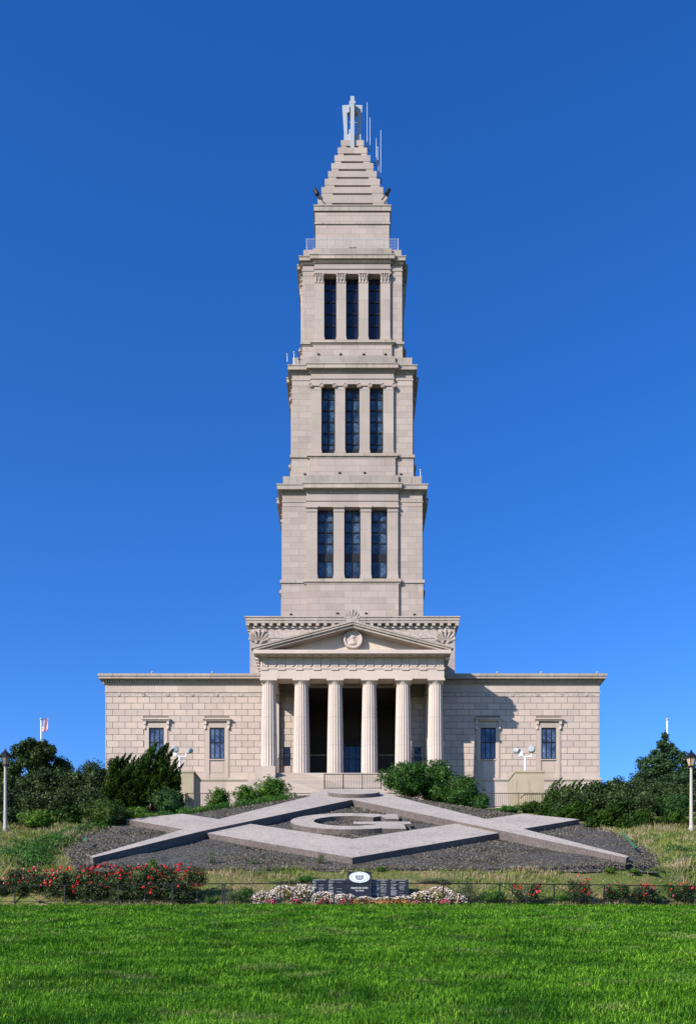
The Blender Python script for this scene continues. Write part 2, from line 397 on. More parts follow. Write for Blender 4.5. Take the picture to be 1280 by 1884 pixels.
emb = thing('emblem', SP(0, 11, GH), 'huge concrete square and compasses emblem with letter G laid in gravel slope', 'emblem')
def slab(name, pts, h0, h1, parent=emb, mb=None):
    b = mb or MB(); b.prism(pts, SP, h0, h1)
    if mb is None: return b.build(name, M['slab'], parent)
A_, W_ = 11.85, 4.96
sq = [(0, 0), (A_, A_), (A_ - 2.48, A_ + 2.48), (0, W_), (-A_ + 2.48, A_ + 2.48), (-A_, A_)]
b = MB()
b.prism([(0, 0), (A_, A_), (A_ - 2.48, A_ + 2.48), (0, W_)], SP, GH - .1, 0)
b.prism([(0, 0), (0, W_), (-A_ + 2.48, A_ + 2.48), (-A_, A_)], SP, GH - .1, 0)
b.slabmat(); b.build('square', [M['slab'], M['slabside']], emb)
for s in (1, -1):
    b = MB(); b.prism([(0, 20.4), (s * 6.95, 6.6), (s * (10.5 if s > 0 else 9.95), -.75), (s * (10.72 if s > 0 else 10.15), -.45), (s * 6.95, 10.6), (s * 2.69, 22.6), (0, 24)], SP, GH - .1, .13)
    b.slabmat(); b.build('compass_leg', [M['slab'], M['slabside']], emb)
b = MB(); pts = [(.1 + 2.62 * math.cos(a), 22.9 + 2.62 * math.sin(a)) for a in np.linspace(-math.pi / 2, math.pi / 2, 28)] + [(-2.7, 25.5), (-2.7, 21.3), (-1.6, 21.2)]
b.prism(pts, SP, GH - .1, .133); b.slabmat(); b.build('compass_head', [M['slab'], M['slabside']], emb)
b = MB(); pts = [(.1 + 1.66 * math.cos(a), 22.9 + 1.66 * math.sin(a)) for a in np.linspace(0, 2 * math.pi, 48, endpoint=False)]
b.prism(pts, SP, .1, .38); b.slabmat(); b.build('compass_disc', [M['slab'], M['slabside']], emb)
b = MB()
cxg, cyg = -.15, 11.45
angs = np.linspace(R(47), R(322), 50); outer = [(cxg + 3.05 * math.cos(a), cyg + 3.25 * math.sin(a)) for a in angs]
inner = [(cxg + 1.85 * math.cos(a), cyg + 2.0 * math.sin(a)) for a in angs]
for i in range(len(angs) - 1):
    vs = [SP(*outer[i], GH - .1), SP(*outer[i + 1], GH - .1), SP(*inner[i + 1], GH - .1), SP(*inner[i], GH - .1)]
    vs += [SP(*outer[i], -.02), SP(*outer[i + 1], -.02), SP(*inner[i + 1], -.02), SP(*inner[i], -.02)]
    fs = [(4, 5, 6, 7), (0, 1, 5, 4), (2, 3, 7, 6)]
    if i == 0: fs.append((0, 3, 7, 4))
    if i == len(angs) - 2: fs.append((1, 2, 6, 5))
    b.add(vs, fs)
b.prism([(1.75, 12.2), (2.45, 12.2), (2.45, 14.3), (1.95, 14.3), (1.5, 13.5)], SP, GH - .1, -.015)
b.prism([(.05, 10.15), (2.95, 10.15), (2.95, 11.05), (.05, 11.05)], SP, GH - .1, -.012)
b.prism([(1.45, 8.35), (2.6, 8.35), (2.6, 10.15), (1.45, 10.15)], SP, GH - .1, -.009)
b.slabmat(); b.build('letter_g', [M['slab'], M['slabside']], emb)

# ------------------------------------------------------------ the memorial building
bld = thing('memorial_building', (0, 96, 18), 'tall stepped granite memorial tower with columned portico and two low wings', 'memorial')
def part(b, name, mat, parent=None, smooth=False, label=None):
    o = b.build(name, mat, parent or bld, smooth)
    if label: o['label'] = label
    return o
DW = 96.0; sW = DW / F; XW = 27.36
def cutblocks(b, x0, x1, ztop, pitch, nrow, bw, y0, y1, holes, gap=.045, jit=.008):
    for r in range(nrow):
        zt = ztop - r * pitch; zb = zt - pitch
        segs = [(x0, x1)]
        for (a, c, za, zc) in holes:
            if za < zt - .12 and zc > zb + .12:
                ns = []
                for (p, q) in segs:
                    if c <= p or a >= q: ns.append((p, q))
                    else:
                        if a > p: ns.append((p, a))
                        if c < q: ns.append((c, q))
                segs = ns
        off = 0 if r % 2 else bw / 2
        for (p, q) in segs:
            k = math.floor((p - off) / bw); cur = p
            while cur < q - .02:
                k += 1; nxt = min(off + k * bw, q)
                if nxt - cur > .12:
                    b.box(cur + gap / 2, nxt - gap / 2, y0 - random.uniform(0, jit), y1, zb + gap / 2, zt - gap / 2)
                cur = nxt
zt = 31.21; pitch = .6966
WX = [-359.6 * sW, -248.4 * sW, 249.3 * sW, 360.4 * sW]
holes = []
for wx in WX: holes.append((wx - 1.36, wx + 1.36, 22.9, 28.65))
holes.append((-5.1, 5.1, 20, 32.4))
for s in (-1, 1): holes.append((s * 7.24 - .37, s * 7.24 + .37, 23.6, 25.65))
# core walls (left part, right part, above the recess)
for s, nm in ((-1, 'left'), (1, 'right')):
    b = MB()
    b.box(s * 5.1, s * XW, DW + .06, 160, 16.5, 33.3)
    part(b, 'wing_wall', M['mortar'])
    b = MB()
    a, c = (-XW, -5.1) if s < 0 else (5.1, XW)
    cutblocks(b, a, c, zt, pitch, 12, 1.36, DW, DW + .07, holes)
    part(b, 'rusticated_facing', M['wing'])
    b = MB()
    b.box(s * 5.1, s * XW, DW, DW + .058, 31.80, 33.3)                 # plain frieze
    b.box(s * 5.1, s * (XW + .08), DW - .08, DW + .058, 31.69, 31.80)   # string
    b.box(s * 5.1, s * XW, DW, DW + .058, 22.14, 22.85)                # plain course
    b.box(s * 9.6, s * (XW + .22), DW - .25, DW + .058, 21.95, 22.14)
    b.box(s * 9.6, s * (XW + .14), DW - .17, DW + .058, 21.80, 21.95)
    b.box(s * 9.6, s * (XW + .10), DW - .12, DW + .058, 16.5, 21.80)
    part(b, 'wing_base_course', M['wingplain'])
    b = MB()
    b.box(s * 5.1, s * XW, DW - .01, DW + .058, 31.24, 31.69)
    for k in range(9):
        xx = s * (203.7 + 45.1 * k) * sW if k < 6 else 0
        if not xx or abs(xx) > XW - .3: continue
        pr = [(.20, 0), (.22, .04), (.17, .055), (.14, .03), (.06, .05), (.01, .05)]
        b.lathe(pr, (0, 0, 0), 16, T=lambda x, y, z, xx=xx: (xx + x, DW - .01 - z, 31.465 + y))
    part(b, 'carved_band', M['carved'])
    # cornice and dentils
    b = MB()
    b.box(s * 5.1, s * (XW + .62), DW - .78, 160.6, 33.28, 33.54)
    b.box(s * 5.1, s * (XW + .54), DW - .70, 160.5, 33.02, 33.28)
    b.box(s * 5.1, s * (XW + .16), DW - .16, DW + .4, 32.62, 33.02)
    b.box(s * (XW - .4), s * (XW + .16), DW + .4, 160, 32.62, 33.02)
    c = part(b, 'cornice', M['ledge'])
    b = MB(); x = 9.0
    while x < XW + .2:
        b.box(s * x, s * (x + .14), DW - .32, DW - .161, 32.74, 33.017); x += .27
    y = DW
    while y < 120: b.box(s * (XW + .161), s * (XW + .32), y, y + .14, 32.74, 33.017); y += .27
    part(b, 'dentils', M['wingplain'], c)
b = MB(); b.box(-XW + .3, XW - .3, DW + .5, 160, 33.31, 33.45); part(b, 'wing_roof', M['ledge'])
# over the recess
b = MB(); b.box(-5.1, 5.1, DW + .004, DW + .5, 32.36, 33.6); b.box(-5.1, 5.1, DW - .12, DW + .003, 32.36, 32.62); part(b, 'lintel', M['column'])
# loggia
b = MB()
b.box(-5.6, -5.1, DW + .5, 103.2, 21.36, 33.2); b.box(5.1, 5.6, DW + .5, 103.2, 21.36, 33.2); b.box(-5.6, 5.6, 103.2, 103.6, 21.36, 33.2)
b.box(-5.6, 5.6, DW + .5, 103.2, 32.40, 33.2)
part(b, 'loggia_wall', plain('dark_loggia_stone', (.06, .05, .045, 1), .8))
d_ = thing  # noqa
b = MB()
zd = 25.3 + .6
for (x0, x1, z0, z1) in [(-1.5, -1.15, 21.37, 27.6), (1.15, 1.5, 21.37, 27.6), (-1.5, 1.5, 27.6, 28.2), (-1.7, 1.7, 28.2, 28.5)]:
    b.box(x0, x1, 102.9, 103.19, z0, z1)
door = part(b, 'entrance_door', M['bronze'])
b = MB(); b.box(-1.15, 1.15, 103.0, 103.1, 21.4, 27.6); part(b, 'door_pane', M['doorglass'], door)
b = MB()
for x in (-.42, .42): b.box(x - .035, x + .035, 102.95, 102.995, 21.4, 27.6)
for z in (22.2, 24.4, 26.1): b.box(-1.15, 1.15, 102.94, 102.99, z - .03, z + .03)
part(b, 'door_bars', M['bronze'], door)

# wing windows
for wx in WX:
    Z0, Z1 = PZ(1397, DW), PZ(1340, DW); hw = .83
    b = MB()
    for s in (-1, 1):
        b.box(wx + s * hw, wx + s * 1.22, DW - .10, DW + .059, 22.2, Z1 + .05)
        b.box(wx + s * 1.22, wx + s * 1.36, DW - .04, DW + .059, 22.2, Z1 + .42)
    b.box(wx - 1.22, wx + 1.22, DW - .10, DW + .059, Z1 + .05, Z1 + .42)
    b.box(wx - 1.40, wx + 1.40, DW - .06, DW + .059, Z1 + .42, 28.52)
    b.box(wx - 1.55, wx + 1.55, DW - .42, DW + .059, 28.60, 28.76)
    b.box(wx - 1.48, wx + 1.48, DW - .30, DW + .059, 28.46, 28.60)
    w = part(b, 'window', M['wingplain'])
    for s in (-1, 1):
        b = MB()
        b.box(wx + s * 1.14, wx + s * 1.42, DW - .26, DW - .041, 28.1, 28.46); b.box(wx + s * 1.17, wx + s * 1.39, DW - .17, DW - .041, 27.65, 28.1)
        b.ball((wx + s * 1.28, DW - .14, 27.66), .13)
        part(b, 'bracket', M['column'], w)
    b = MB()
    b.box(wx - hw - .05, wx + hw + .05, DW - .14, DW + .059, Z0 - .12, Z0)
    b.box(wx - hw, wx + hw, DW - .012, DW + .059, 22.6, Z0 - .12)
    b.box(wx - hw + .15, wx + hw - .15, DW - .04, DW - .001, 22.8, Z0 - .32)
    b.box(wx - hw, wx + hw, DW - .06, DW + .059, 22.2, 22.6)
    part(b, 'sill', M['wingplain'], w)
    b = MB(); yy = DW + .058
    b.box(wx - hw, wx + hw, DW + .045, DW + .058, Z0, Z1 + .05); part(b, 'pane', M['glasswing'], w)
    b = MB()
    for x0, x1 in ((-hw, -hw + .11), (hw - .11, hw), (-.33, -.24), (.24, .33)): b.box(wx + x0, wx + x1, DW - .01, DW + .044, Z0, Z1 + .05)
    zm = (Z0 * .45 + Z1 * .55)
    for z0, z1 in ((Z0, Z0 + .1), (zm - .05, zm + .05), (Z1 - .07, Z1 + .05)): b.box(wx - hw, wx + hw, DW - .02, DW + .043, z0, z1)
    part(b, 'frame', M['bronze'], w)
for s in (-1, 1):
    b = MB(); b.box(s * 7.24 - .37, s * 7.24 + .37, DW + .02, DW + .058, 23.6, 25.65)
    w = part(b, 'window', M['glassdark'])
    b = MB()
    for k in range(3): b.box(s * 7.24 - .25 + k * .22, s * 7.24 - .22 + k * .22, DW - .02, DW + .019, 23.6, 25.65)
    for k in range(6): b.lathe([(.09, 0), (.10, .02)], (0, 0, 0), 10, T=lambda x, y, z, k=k, s=s: (s * 7.24 + (.13 if k % 2 else -.1) + x, DW - .03 + z, 23.8 + k * .32 + y))
    part(b, 'grille', M['iron'], w)
    # antae behind the corner columns
    b = MB(); b.box(s * 8.09, s * 9.5, DW - .5, DW + .05, 21.36, 33.0); b.box(s * 8.02, s * 9.57, DW - .57, DW + .05, 30.8, 31.2)
    part(b, 'pilaster', M['column'])

# portico
FLOOR = 21.36
b = MB(); b.box(-10.0, 10.0, 90.0, DW - .26, 16.5, FLOOR); b.box(-9.6, 9.6, DW - .26, 103.2, 16.5, FLOOR - .004); part(b, 'portico_floor', M['step'])
b = MB(); nst = 24
for k in range(nst): b.box(-7.82, 7.82, 90.0 - .31 * (k + 1), 90.0 - .31 * k - .002, 15.5, FLOOR - .165 * (k + 1))
part(b, 'steps', M['step'])
for s in (-1, 1):
    b = MB(); b.box(s * 7.84, s * 9.9, 88.2, 89.998, 15.5, 21.62); b.box(s * 7.80, s * 9.95, 82.5, 88.19, 15.5, 18.9); part(b, 'stair_cheek', M['step'])
def flute(a):
    u = (a * 20 / (2 * math.pi)) % 1.0
    return 1 - .085 * math.sin(math.pi * u) ** .7
CXS = [-8.73, -5.33, -1.79, 1.79, 5.33, 8.73]
col0 = None; colparts = []
for cx in CXS:
    b = MB(); prof = []
    hh = 30.74 - FLOOR
    for k in range(17):
        u = k / 16; r = .865 - .155 * u ** 1.5
        prof.append((r, hh * u))
        if k in (5, 10): prof += [(r * .999, hh * u + .02), (r * .97, hh * u + .035), (r * .999, hh * u + .05)]
    b.lathe(prof, (cx, 91, FLOOR), 160, flute)
    c = part(b, 'column', M['column'])
    b = MB(); b.lathe([(.70, 30.72), (.72, 30.76), (.70, 30.79), (.80, 30.92), (.87, 31.03)], (cx, 91, 0), 40); b.box(cx - .895, cx + .895, 90.105, 91.895, 31.03, 31.23)
    part(b, 'capital', M['column'], c)
b = MB()
b.box(-9.55, 9.55, 90.2, 91.8, 31.23, 33.4)
for s in (-1, 1): b.box(s * 8.0, s * 9.55, 91.8, DW + .02, 31.23, 33.4)
b.box(-9.62, 9.62, 90.13, 90.199, 32.24, 32.38)
for s in (-1, 1): b.box(s * 9.551, s * 9.62, 90.2, DW, 32.24, 32.38)
ent = part(b, 'entablature', M['column'])
b = MB(); b.box(-8.0, 8.0, 91.8, DW, 33.25, 33.4)
for k in range(5): b.box(-8, 8, 92.3 + k * .8, 92.6 + k * .8, 33.0, 33.249)
part(b, 'portico_ceiling', M['column'])
def trig(b, u, front, T):
    for k in (-1, 0, 1): b.box(u + k * .25 - .085, u + k * .25 + .085, -.10, .002, 32.40, 33.34, T)
    b.box(u - .39, u + .39, -.13, .002, 33.25, 33.398, T); b.box(u - .37, u + .37, -.09, .002, 32.10, 32.237, T)
    b.box(u - .37, u + .37, -.05, .002, 32.40, 33.25, T)
TF = lambda x, y, z: (x, 90.2 + y, z)
for k in range(-5, 6):
    b = MB(); trig(b, k * 1.84 if abs(k) < 5 else math.copysign(9.15, k), 0, TF); part(b, 'triglyph', M['column'], ent)
for k in range(10):
    b = MB()
    u = (k - 4.5) * 1.838
    b.lathe([(.53, 0), (.53, .06), (.47, .09), (.42, .06), (.01, .07)], (0, 0, 0), 32, T=lambda x, y, z, u=u: (u + x, 90.198 - z, 32.91 + y)); part(b, 'roundel', M['column'], ent)
for s in (-1, 1):
    for k in range(4):
        b = MB(); y = 91.3 + k * 1.4; T = lambda x, yy, z, s=s, y=y: (s * (9.55 - yy), y + x, z); trig(b, 0, 0, T); part(b, 'triglyph', M['column'], ent)
# pediment
b = MB()
b.box(-10.15, 10.15, 89.12, 97.4, 33.46, 33.83); b.box(-9.8, 9.8, 89.7, 97.3, 33.40, 33.459)
YF = lambda a, z, y: (a, y, z)
ped_base = b
b.prism([(-10.0, 33.831), (10.0, 33.831), (0, 36.5)], YF, 90.5, 97.45)
slope = (36.82 - 34.12) / 10.25
def rake(b, zoff0, zoff1, y0, xe):
    # two sloping bars meeting at the apex
    for s in (-1, 1):
        b.prism([(0, 36.82 + zoff0), (s * xe, 36.82 - slope * xe + zoff0), (s * xe, 36.82 - slope * xe + zoff1), (0, 36.82 + zoff1)], YF, y0, 97.45)
ped = part(b, 'pediment', M['column'])
b = MB(); rake(b, 0, -.16, 89.06, 10.24); rake(b, -.16, -.36, 89.14, 10.17); rake(b, -.36, -.60, 89.30, 10.0); part(b, 'raking_cornice', M['ledge'], ped)
for s in (-1, 1):
    y = 89.9
    while y < 96.8:
        b = MB(); b.box(s * 9.62, s * 10.08, y, y + .42, 33.12, 33.398); part(b, 'mutule', M['column'], ped); y += .84
for k in range(-10, 11): b = MB(); b.box(k * .92 - .3, k * .92 + .3, 89.3, 89.69, 33.38, 33.458); part(b, 'mutule', M['column'], ped)
b = MB()
T = lambda x, y, z: (.1 + x, 90.51 - z, 35.22 + y)
b.lathe([(.97, -.02), (.99, .55), (.93, .67), (.84, .69), (.80, .55), (.01, .55)], (0, 0, 0), 40, T=T)
b.ball((.0, 89.95, 35.48), .27, (.85, .5, 1.1)); b.ball((-.22, 89.95, 35.42), .10, (1.0, .5, .8)); b.ball((.12, 89.96, 35.5), .27, (.9, .4, .9))
b.ball((.08, 89.97, 35.1), .2, (.8, .5, 1.3)); b.ball((.02, 89.97, 34.82), .42, (1.1, .35, .55)); b.ball((.33, 89.95, 35.12), .1, (.8, .5, 1.6))
part(b, 'medallion', M['column'], ped, label='round portrait medallion in the centre of the pediment')
def anthemion(b, c, h, w, T, fan=R(140), n=7, th=.12):
    for k in range(n):
        a = -fan / 2 + fan * k / (n - 1); L = h * (1 - .28 * abs(a / (fan / 2)) ** 1.3)
        for j in range(7):
            u = .25 + .75 * j / 6; rr = w * (.03 + .078 * u)
            cc = (math.sin(a + .0) * L * u * (w / h) * .95, math.cos(a) * L * u)
            p = T(cc[0], 0, cc[1]); b.ball(p, rr, (1, .8, 1.2), 8, 5)
b = MB()
T = lambda x, y, z: (.0 + x, 89.75 + y, 37.15 + z)
b.box(-.62, .62, 89.5, 90.1, 36.75, 37.2)
anthemion(b, (0, 0), 1.0, 1.1, T)
for s in (-1, 1):
    b.ball((s * .42, 89.7, 37.3), .2, (1, .7, 1)); b.ball((s * .18, 89.68, 37.3), .17, (1, .7, 1))
b.prism([(-.55, 37.1), (.55, 37.1), (.62, 37.55), (.5, 37.95), (.25, 38.2), (0, 38.28), (-.25, 38.2), (-.5, 37.95), (-.62, 37.55)], YF, 89.76, 89.95)
part(b, 'acroterion', M['ledge'], ped, smooth=False, label='fan shaped carved ornament on the pediment peak')

# block behind the portico
DB = 97.5; HB = 11.48
b = MB(); b.box(-HB, HB, DB, 136, 33.7, 39.45)
part(b, 'upper_block', stone('granite_upper_block', GR, GR2, joints=dict(w=1.9, h=.575, m=.035, a=.9)))
b = MB()
for (z0, z1, o_) in ((39.84, 40.12, .46), (40.12, 40.42, .52), (40.42, 40.55, .60), (39.40, 39.55, .15)):
    b.box(-HB - o_, HB + o_, DB - o_, 136 + o_, z0, z1)
b.box(-HB + .02, HB - .02, DB + .02, 135.9, 39.55, 39.84)
cor = part(b, 'cornice', M['ledge'])
for i in range(28):
    x = (i - 13.5) * .868; b = MB(); b.box(x - .19, x + .19, DB - .44, DB + .021, 39.56, 39.837); part(b, 'mutule', M['tower_plain'], cor)
for s in (-1, 1):
    for i in range(14): b = MB(); b.box(s * (HB - .02), s * (HB + .44), DB + .2 + i * .868, DB + .58 + i * .868, 39.56, 39.837); part(b, 'mutule', M['tower_plain'], cor)
b = MB(); b.box(-9.5, 9.5, DB - .03, DB - .001, 38.42, 39.40); b.box(-9.5, 9.5, DB - .06, DB - .001, 38.30, 38.42); part(b, 'carved_band', M['carved'])
for s in (-1, 1):
    b = MB(); b.box(s * 8.86, s * 10.42, 89.75, 90.35, 34.25, 36.05); b.box(s * 8.80, s * 10.48, 89.68, 90.40, 34.2, 34.68)
    T = lambda x, y, z, s=s: (s * 9.64 + x, 89.66 + y, 34.75 + z)
    anthemion(b, (0, 0), 1.3, 1.5, T, fan=R(130), n=7)
    for q in (-1, 1): b.ball((s * 9.64 + q * .28, 89.66, 34.82), .17, (1, .6, 1)); b.ball((s * 9.64 + q * .66, 89.68, 35.4), .12, (.8, .6, 1.9)); b.ball((s * 9.64 + q * .45, 89.68, 35.9), .14, (2, .6, .7))
    part(b, 'acroterion', M['tower_plain'], ped)
    b = MB(); b.box(s * 9.75, s * 10.2, 90.36, 97.4, 33.93, 35.55); part(b, 'side_parapet', M['tower_plain'])
    b = MB(); b.box(s * 9.6, s * (HB + .04), DB - .07, DB - .002, 33.8, 39.38); part(b, 'corner_pier', M['tower'])

# tower
AX = 117.3
def nn(h): r = h / F; return AX * r / (1 + r)
def zz(y, n): return (HY - y) * (AX - n) / F
def side(k):
    c, s = [(1, 0), (0, 1), (-1, 0), (0, -1)][k]
    # u along, n outward from axis (front = -y)
    return lambda u, n, z: (u * c - (-n) * s * 1.0 * -1 * -1 if False else u * c + n * s, AX + u * s - n * c, z)
def ring(b, n, z0, z1): b.box(-n, n, AX - n, AX + n, z0, z1)
PRD = .32
def stage(S, idx):
    nw = nn(S['wall']); npl = nn(S['plinth']); nb = nw + PRD
    zb0 = zz(S['belt'][1], nw + .2); zb1 = zz(S['belt'][0], nw + .2)
    o0 = zz(S['open'][1], nb); o1 = zz(S['open'][0], nb); o0 = max(o0, zb1 + .02)
    zstr0, zstr1 = zz(S['string'][1], nb), zz(S['string'][0], nb)
    nc = nn(S['cor_h']); zc0, zc1 = zz(S['cor'][1], nc + PRD), zz(S['cor'][0], nc + PRD)
    zplin = S['zbase']
    sc = (AX - nb) / F
    (i0, i1), (e0, e1) = S['pil']; i0 *= sc; i1 *= sc; e0 *= sc; e1 *= sc
    bayb = S['bay'] * sc
    gl = nw - .62
    # wall: core behind windows, corners and bays
    b = MB()
    ring(b, gl - .05, zplin, zc0)
    for k in range(4):
        T = side(k)
        # corner walls: one pier per corner
        b.box(e1 - .05, nw, e1 - .05, nw, zb1, zc0 + .0, T)
        b.box(e1 - .05, e1 + .0 if e1 > 0 else e1, gl - .06, nw - .001, zb1, zc0, T)
    for k in range(4):
        T = side(k)
        b.box(-e1, e1, gl - .04, nb - .04, o1, zc0 - .001, T)            # over the openings
        b.box(-e1, e1, gl - .04, nb - .04, zb1, o0, T)
        b.box(-bayb, bayb, npl - .3, npl + PRD - .02, zplin, zb0, T)
    wall = part(b, 'tower_stage', M['tower'])
    b = MB(); ring(b, npl, zplin, zb0); part(b, 'stage_plinth', M['tower'], wall)
    b = MB()
    for k in range(4):
        T = side(k)
        b.box(-e1 - .04, e1 + .04, nb - .04, nb, o1, zstr0, T)
        b.box(-nw - .03, -e1 - .04, nw, nw + .03, zstr0 - (zstr1 - zstr0) * 3.8, zstr0, T); b.box(e1 + .04, nw + .03, nw, nw + .03, zstr0 - (zstr1 - zstr0) * 3.8, zstr0, T)
    ring(b, nw + .09, zstr0, zstr1)
    for k in range(4): b.box(-e1 - .1, e1 + .1, nw + .089, nb + .09, zstr0, zstr1, side(k))
    for k in range(4): b.box(-e1 - .03, e1 + .03, nb - .039, nb - .01, zstr1, zc0 - .05, side(k))
    part(b, 'architrave', M['tower_plain'], wall)
    b = MB()
    ring(b, nw + .26, zb0 + (zb1 - zb0) * .35, zb1); ring(b, nw + .12, zb0, zb0 + (zb1 - zb0) * .35)
    for k in range(4):
        b.box(-bayb - .3, bayb + .3, nw + .259, nb + .26, zb0 + (zb1 - zb0) * .35, zb1, side(k)); b.box(-bayb - .2, bayb + .2, nw + .119, nb + .12, zb0, zb0 + (zb1 - zb0) * .35, side(k))
    part(b, 'belt_course', M['ledge'])
    b = MB(); zcm = zc0 + (zc1 - zc0) * .78
    ring(b, nc, zc0, zcm); ring(b, nc + .07, zcm, zc1); ring(b, nw + .10, zc0 - .33, zc0)
    for k in range(4):
        T = side(k); w_ = bayb + .35
        b.box(-w_, w_, nc - .01, nc + PRD, zc0, zcm, T); b.box(-w_ - .07, w_ + .07, nc + .06, nc + PRD + .07, zcm, zc1, T)
        b.box(-bayb, bayb, nw + .099, nb + .10, zc0 - .33, zc0 - .001, T)
    npar = nn(S['par_h']); zp = zz(S['par'], npar + .1)
    ring(b, npar, zc1, zp)
    for k in range(4): b.box(-bayb, bayb, npar - .01, npar + PRD * .8, zc1, zp, side(k))
    cor = part(b, 'cornice', M['ledge'])
    b = MB()
    for k in range(4):
        T = side(k); u = -nw - .1
        while u < nw + .1:
            n0 = nb + .10 if abs(u + .05) < bayb - .1 else nw + .10
            b.box(u, u + .10, n0 + .001, n0 + .13, zc0 - .24, zc0 - .002, T); u += .2
    part(b, 'dentils', M['tower_plain'], cor)
    # pilasters
    zcap0, zcap1 = zz(S['cap'][1], nb), zz(S['cap'][0], nb); zbase = zb1
    for k in range(4):
        T = side(k)
        for (a, c) in ((-e1, -e0), (-i1, -i0), (i0, i1), (e0, e1)):
            b = MB(); b.box(a, c, gl - .03, nb - .001, zbase, zcap0, T)
            b.box(a - .08, c + .08, nb - .3, nb + .12, zbase, zbase + .30, T); b.box(a - .04, c + .04, nb - .3, nb + .06, zbase + .30, zbase + .55, T)
            p = part(b, 'pilaster', M['tower_plain'])
            b = MB(); m_ = (a + c) / 2; hw = (c - a) / 2
            if idx == 3:
                b.box(a, c, gl, nb - .002, zcap0, zcap1 + .02, T); b.box(a - .05, c + .05, nb - .3, nb + .07, zcap0 - .05, zcap0 + .07, T); b.box(a - .10, c + .10, nb - .4, nb + .15, zcap1 - .24, zcap1 + .04, T)
            elif idx == 2:
                b.box(a, c, gl, nb - .002, zcap0, zcap1 + .02, T); b.box(a - .03, c + .03, nb - .3, nb + .03, zcap0 - .03, zcap0 + .05, T)
                b.box(a - .1, c + .1, nb - .4, nb + .12, zcap1 - .10, zcap1 + .03, T)
                b.box(m_ - hw * .75, m_ + hw * .75, nb - .2, nb + .12, zcap1 - .34, zcap1 - .101, T)
                for s in (-1, 1):
                    uc = m_ + s * (hw + .04); zc_ = zcap1 - .32
                    pr = [(.29, 0), (.29, .12), (.25, .19), (.21, .13), (.15, .11), (.11, .18), (.02, .2)]
                    b.lathe(pr, (0, 0, 0), 20, T=lambda x, y, z, uc=uc, zc_=zc_: T(uc + x, nb - .02 + z, zc_ + y))
            else:
                b.box(a, c, gl, nb - .002, zcap0, zcap1 + .02, T); b.box(a - .03, c + .03, nb - .3, nb + .04, zcap0 - .05, zcap0 + .04, T)
                b.box(a - .14, c + .14, nb - .4, nb + .16, zcap1 - .13, zcap1 + .03, T)
                hcap = zcap1 - zcap0
                for row, (nleaf, zr, hr, out) in enumerate(((3, .08, .42, .05), (4, .36, .42, .09))):
                    for j in range(nleaf):
                        uc = a + (c - a) * (j + .5) / nleaf
                        for q in range(4):
                            v = q / 3; b.ball(T(uc, nb + out * (.4 + v * v), zcap0 + hcap * (zr + hr * v * .85)), .10, (1.05, .9, 1.5) if k % 2 == 0 else (.9, 1.05, 1.5), 8, 5)
                for s in (-1, 1):
                    for q in range(3): b.ball(T(m_ + s * (hw * .7 + .09 * q), nb + .08 + .02 * q, zcap1 - .42 + .11 * q), .12, (1, 1, 1), 8, 5)
            part(b, 'capital', M['tower_plain'], p)
    # windows
    nrow = S['rows']
    for k in range(4):
        T = side(k)
        for (a, c) in ((-e0, -i1), (-i0, i0), (i1, e0)):
            b = MB(); fr = .15
            b.box(a, a + fr, gl, gl + .10, o0, o1, T); b.box(c - fr, c, gl, gl + .10, o0, o1, T); m_ = (a + c) / 2
            b.box(m_ - .085, m_ + .085, gl, gl + .10, o0, o1, T)
            for (y0, y1) in S['bars']:
                b.box(a, c, gl, gl + .11, zz(y1, gl), min(o1 + .1, zz(y0, gl)), T)
            w = part(b, 'window', M['bronze'])
            b = MB(); b.box(a, c, gl - .03, gl + .02, o0, o1, T); part(b, 'pane', M[S['glass']], w)
    # little drain outlets
    for px in S['spots']:
        x = PX(px, AX - npl - .1); y_ = AX - npl - (PRD if abs(x) < bayb else 0)
        b = MB(); b.box(x - .15, x + .15, y_ - .06, y_ + .05, zz(S['spoty'] + 1.3, npl), zz(S['spoty'] - 1.3, npl)); part(b, 'drain_outlet', M['iron'])
    return npar, zp
S3 = dict(wall=128.7, plinth=130.2, belt=(1067, 1075.5), bay=85, pil=((15, 34.5), (64.5, 83.8)), open=(932.5, 1065), cap=(931, 941), string=(920, 922), cor=(887.5, 897), cor_h=138.3, par=875.5, par_h=127.5, zbase=40.3, rows=0, glass='glass',
          bars=[(932, 940), (959.5, 962), (979.5, 981.7), (1000, 1001.5), (1019.5, 1034.5), (1062, 1066)], spots=[535, 621, 673, 762], spoty=1130.5)
S2 = dict(wall=110.7, plinth=112.3, belt=(837, 844.5), bay=79, pil=((13.3, 31.8), (57, 75.6)), open=(706.5, 834.5), cap=(705.6, 717.5), string=(695, 697.5), cor=(667.7, 676.3), cor_h=118.7, par=657, par_h=109.6, zbase=61, rows=0, glass='glass',
          bars=[(706, 716), (734.5, 737), (755, 758), (776, 778.5), (796.5, 799), (817, 819.5), (827.5, 835)], spots=[560.7, 624.8, 670.6, 737.5], spoty=872.7)
S1 = dict(wall=91.3, plinth=92.3, belt=(629, 636), bay=72.5, pil=((11.6, 29.2), (51.9, 69.4)), open=(503.5, 627.6), cap=(502.6, 520), string=(493.3, 495.6), cor=(467, 475), cor_h=97.8, par=458.6, par_h=90, zbase=76, rows=0, glass='glassdark',
          bars=[(503, 513), (534.5, 536.5), (556, 558), (578, 580), (600, 602), (624, 628)], spots=[586, 626.5, 668.8, 708.5], spoty=655.2)
stage(S3, 3); stage(S2, 2); npar1, zp1 = stage(S1, 1)
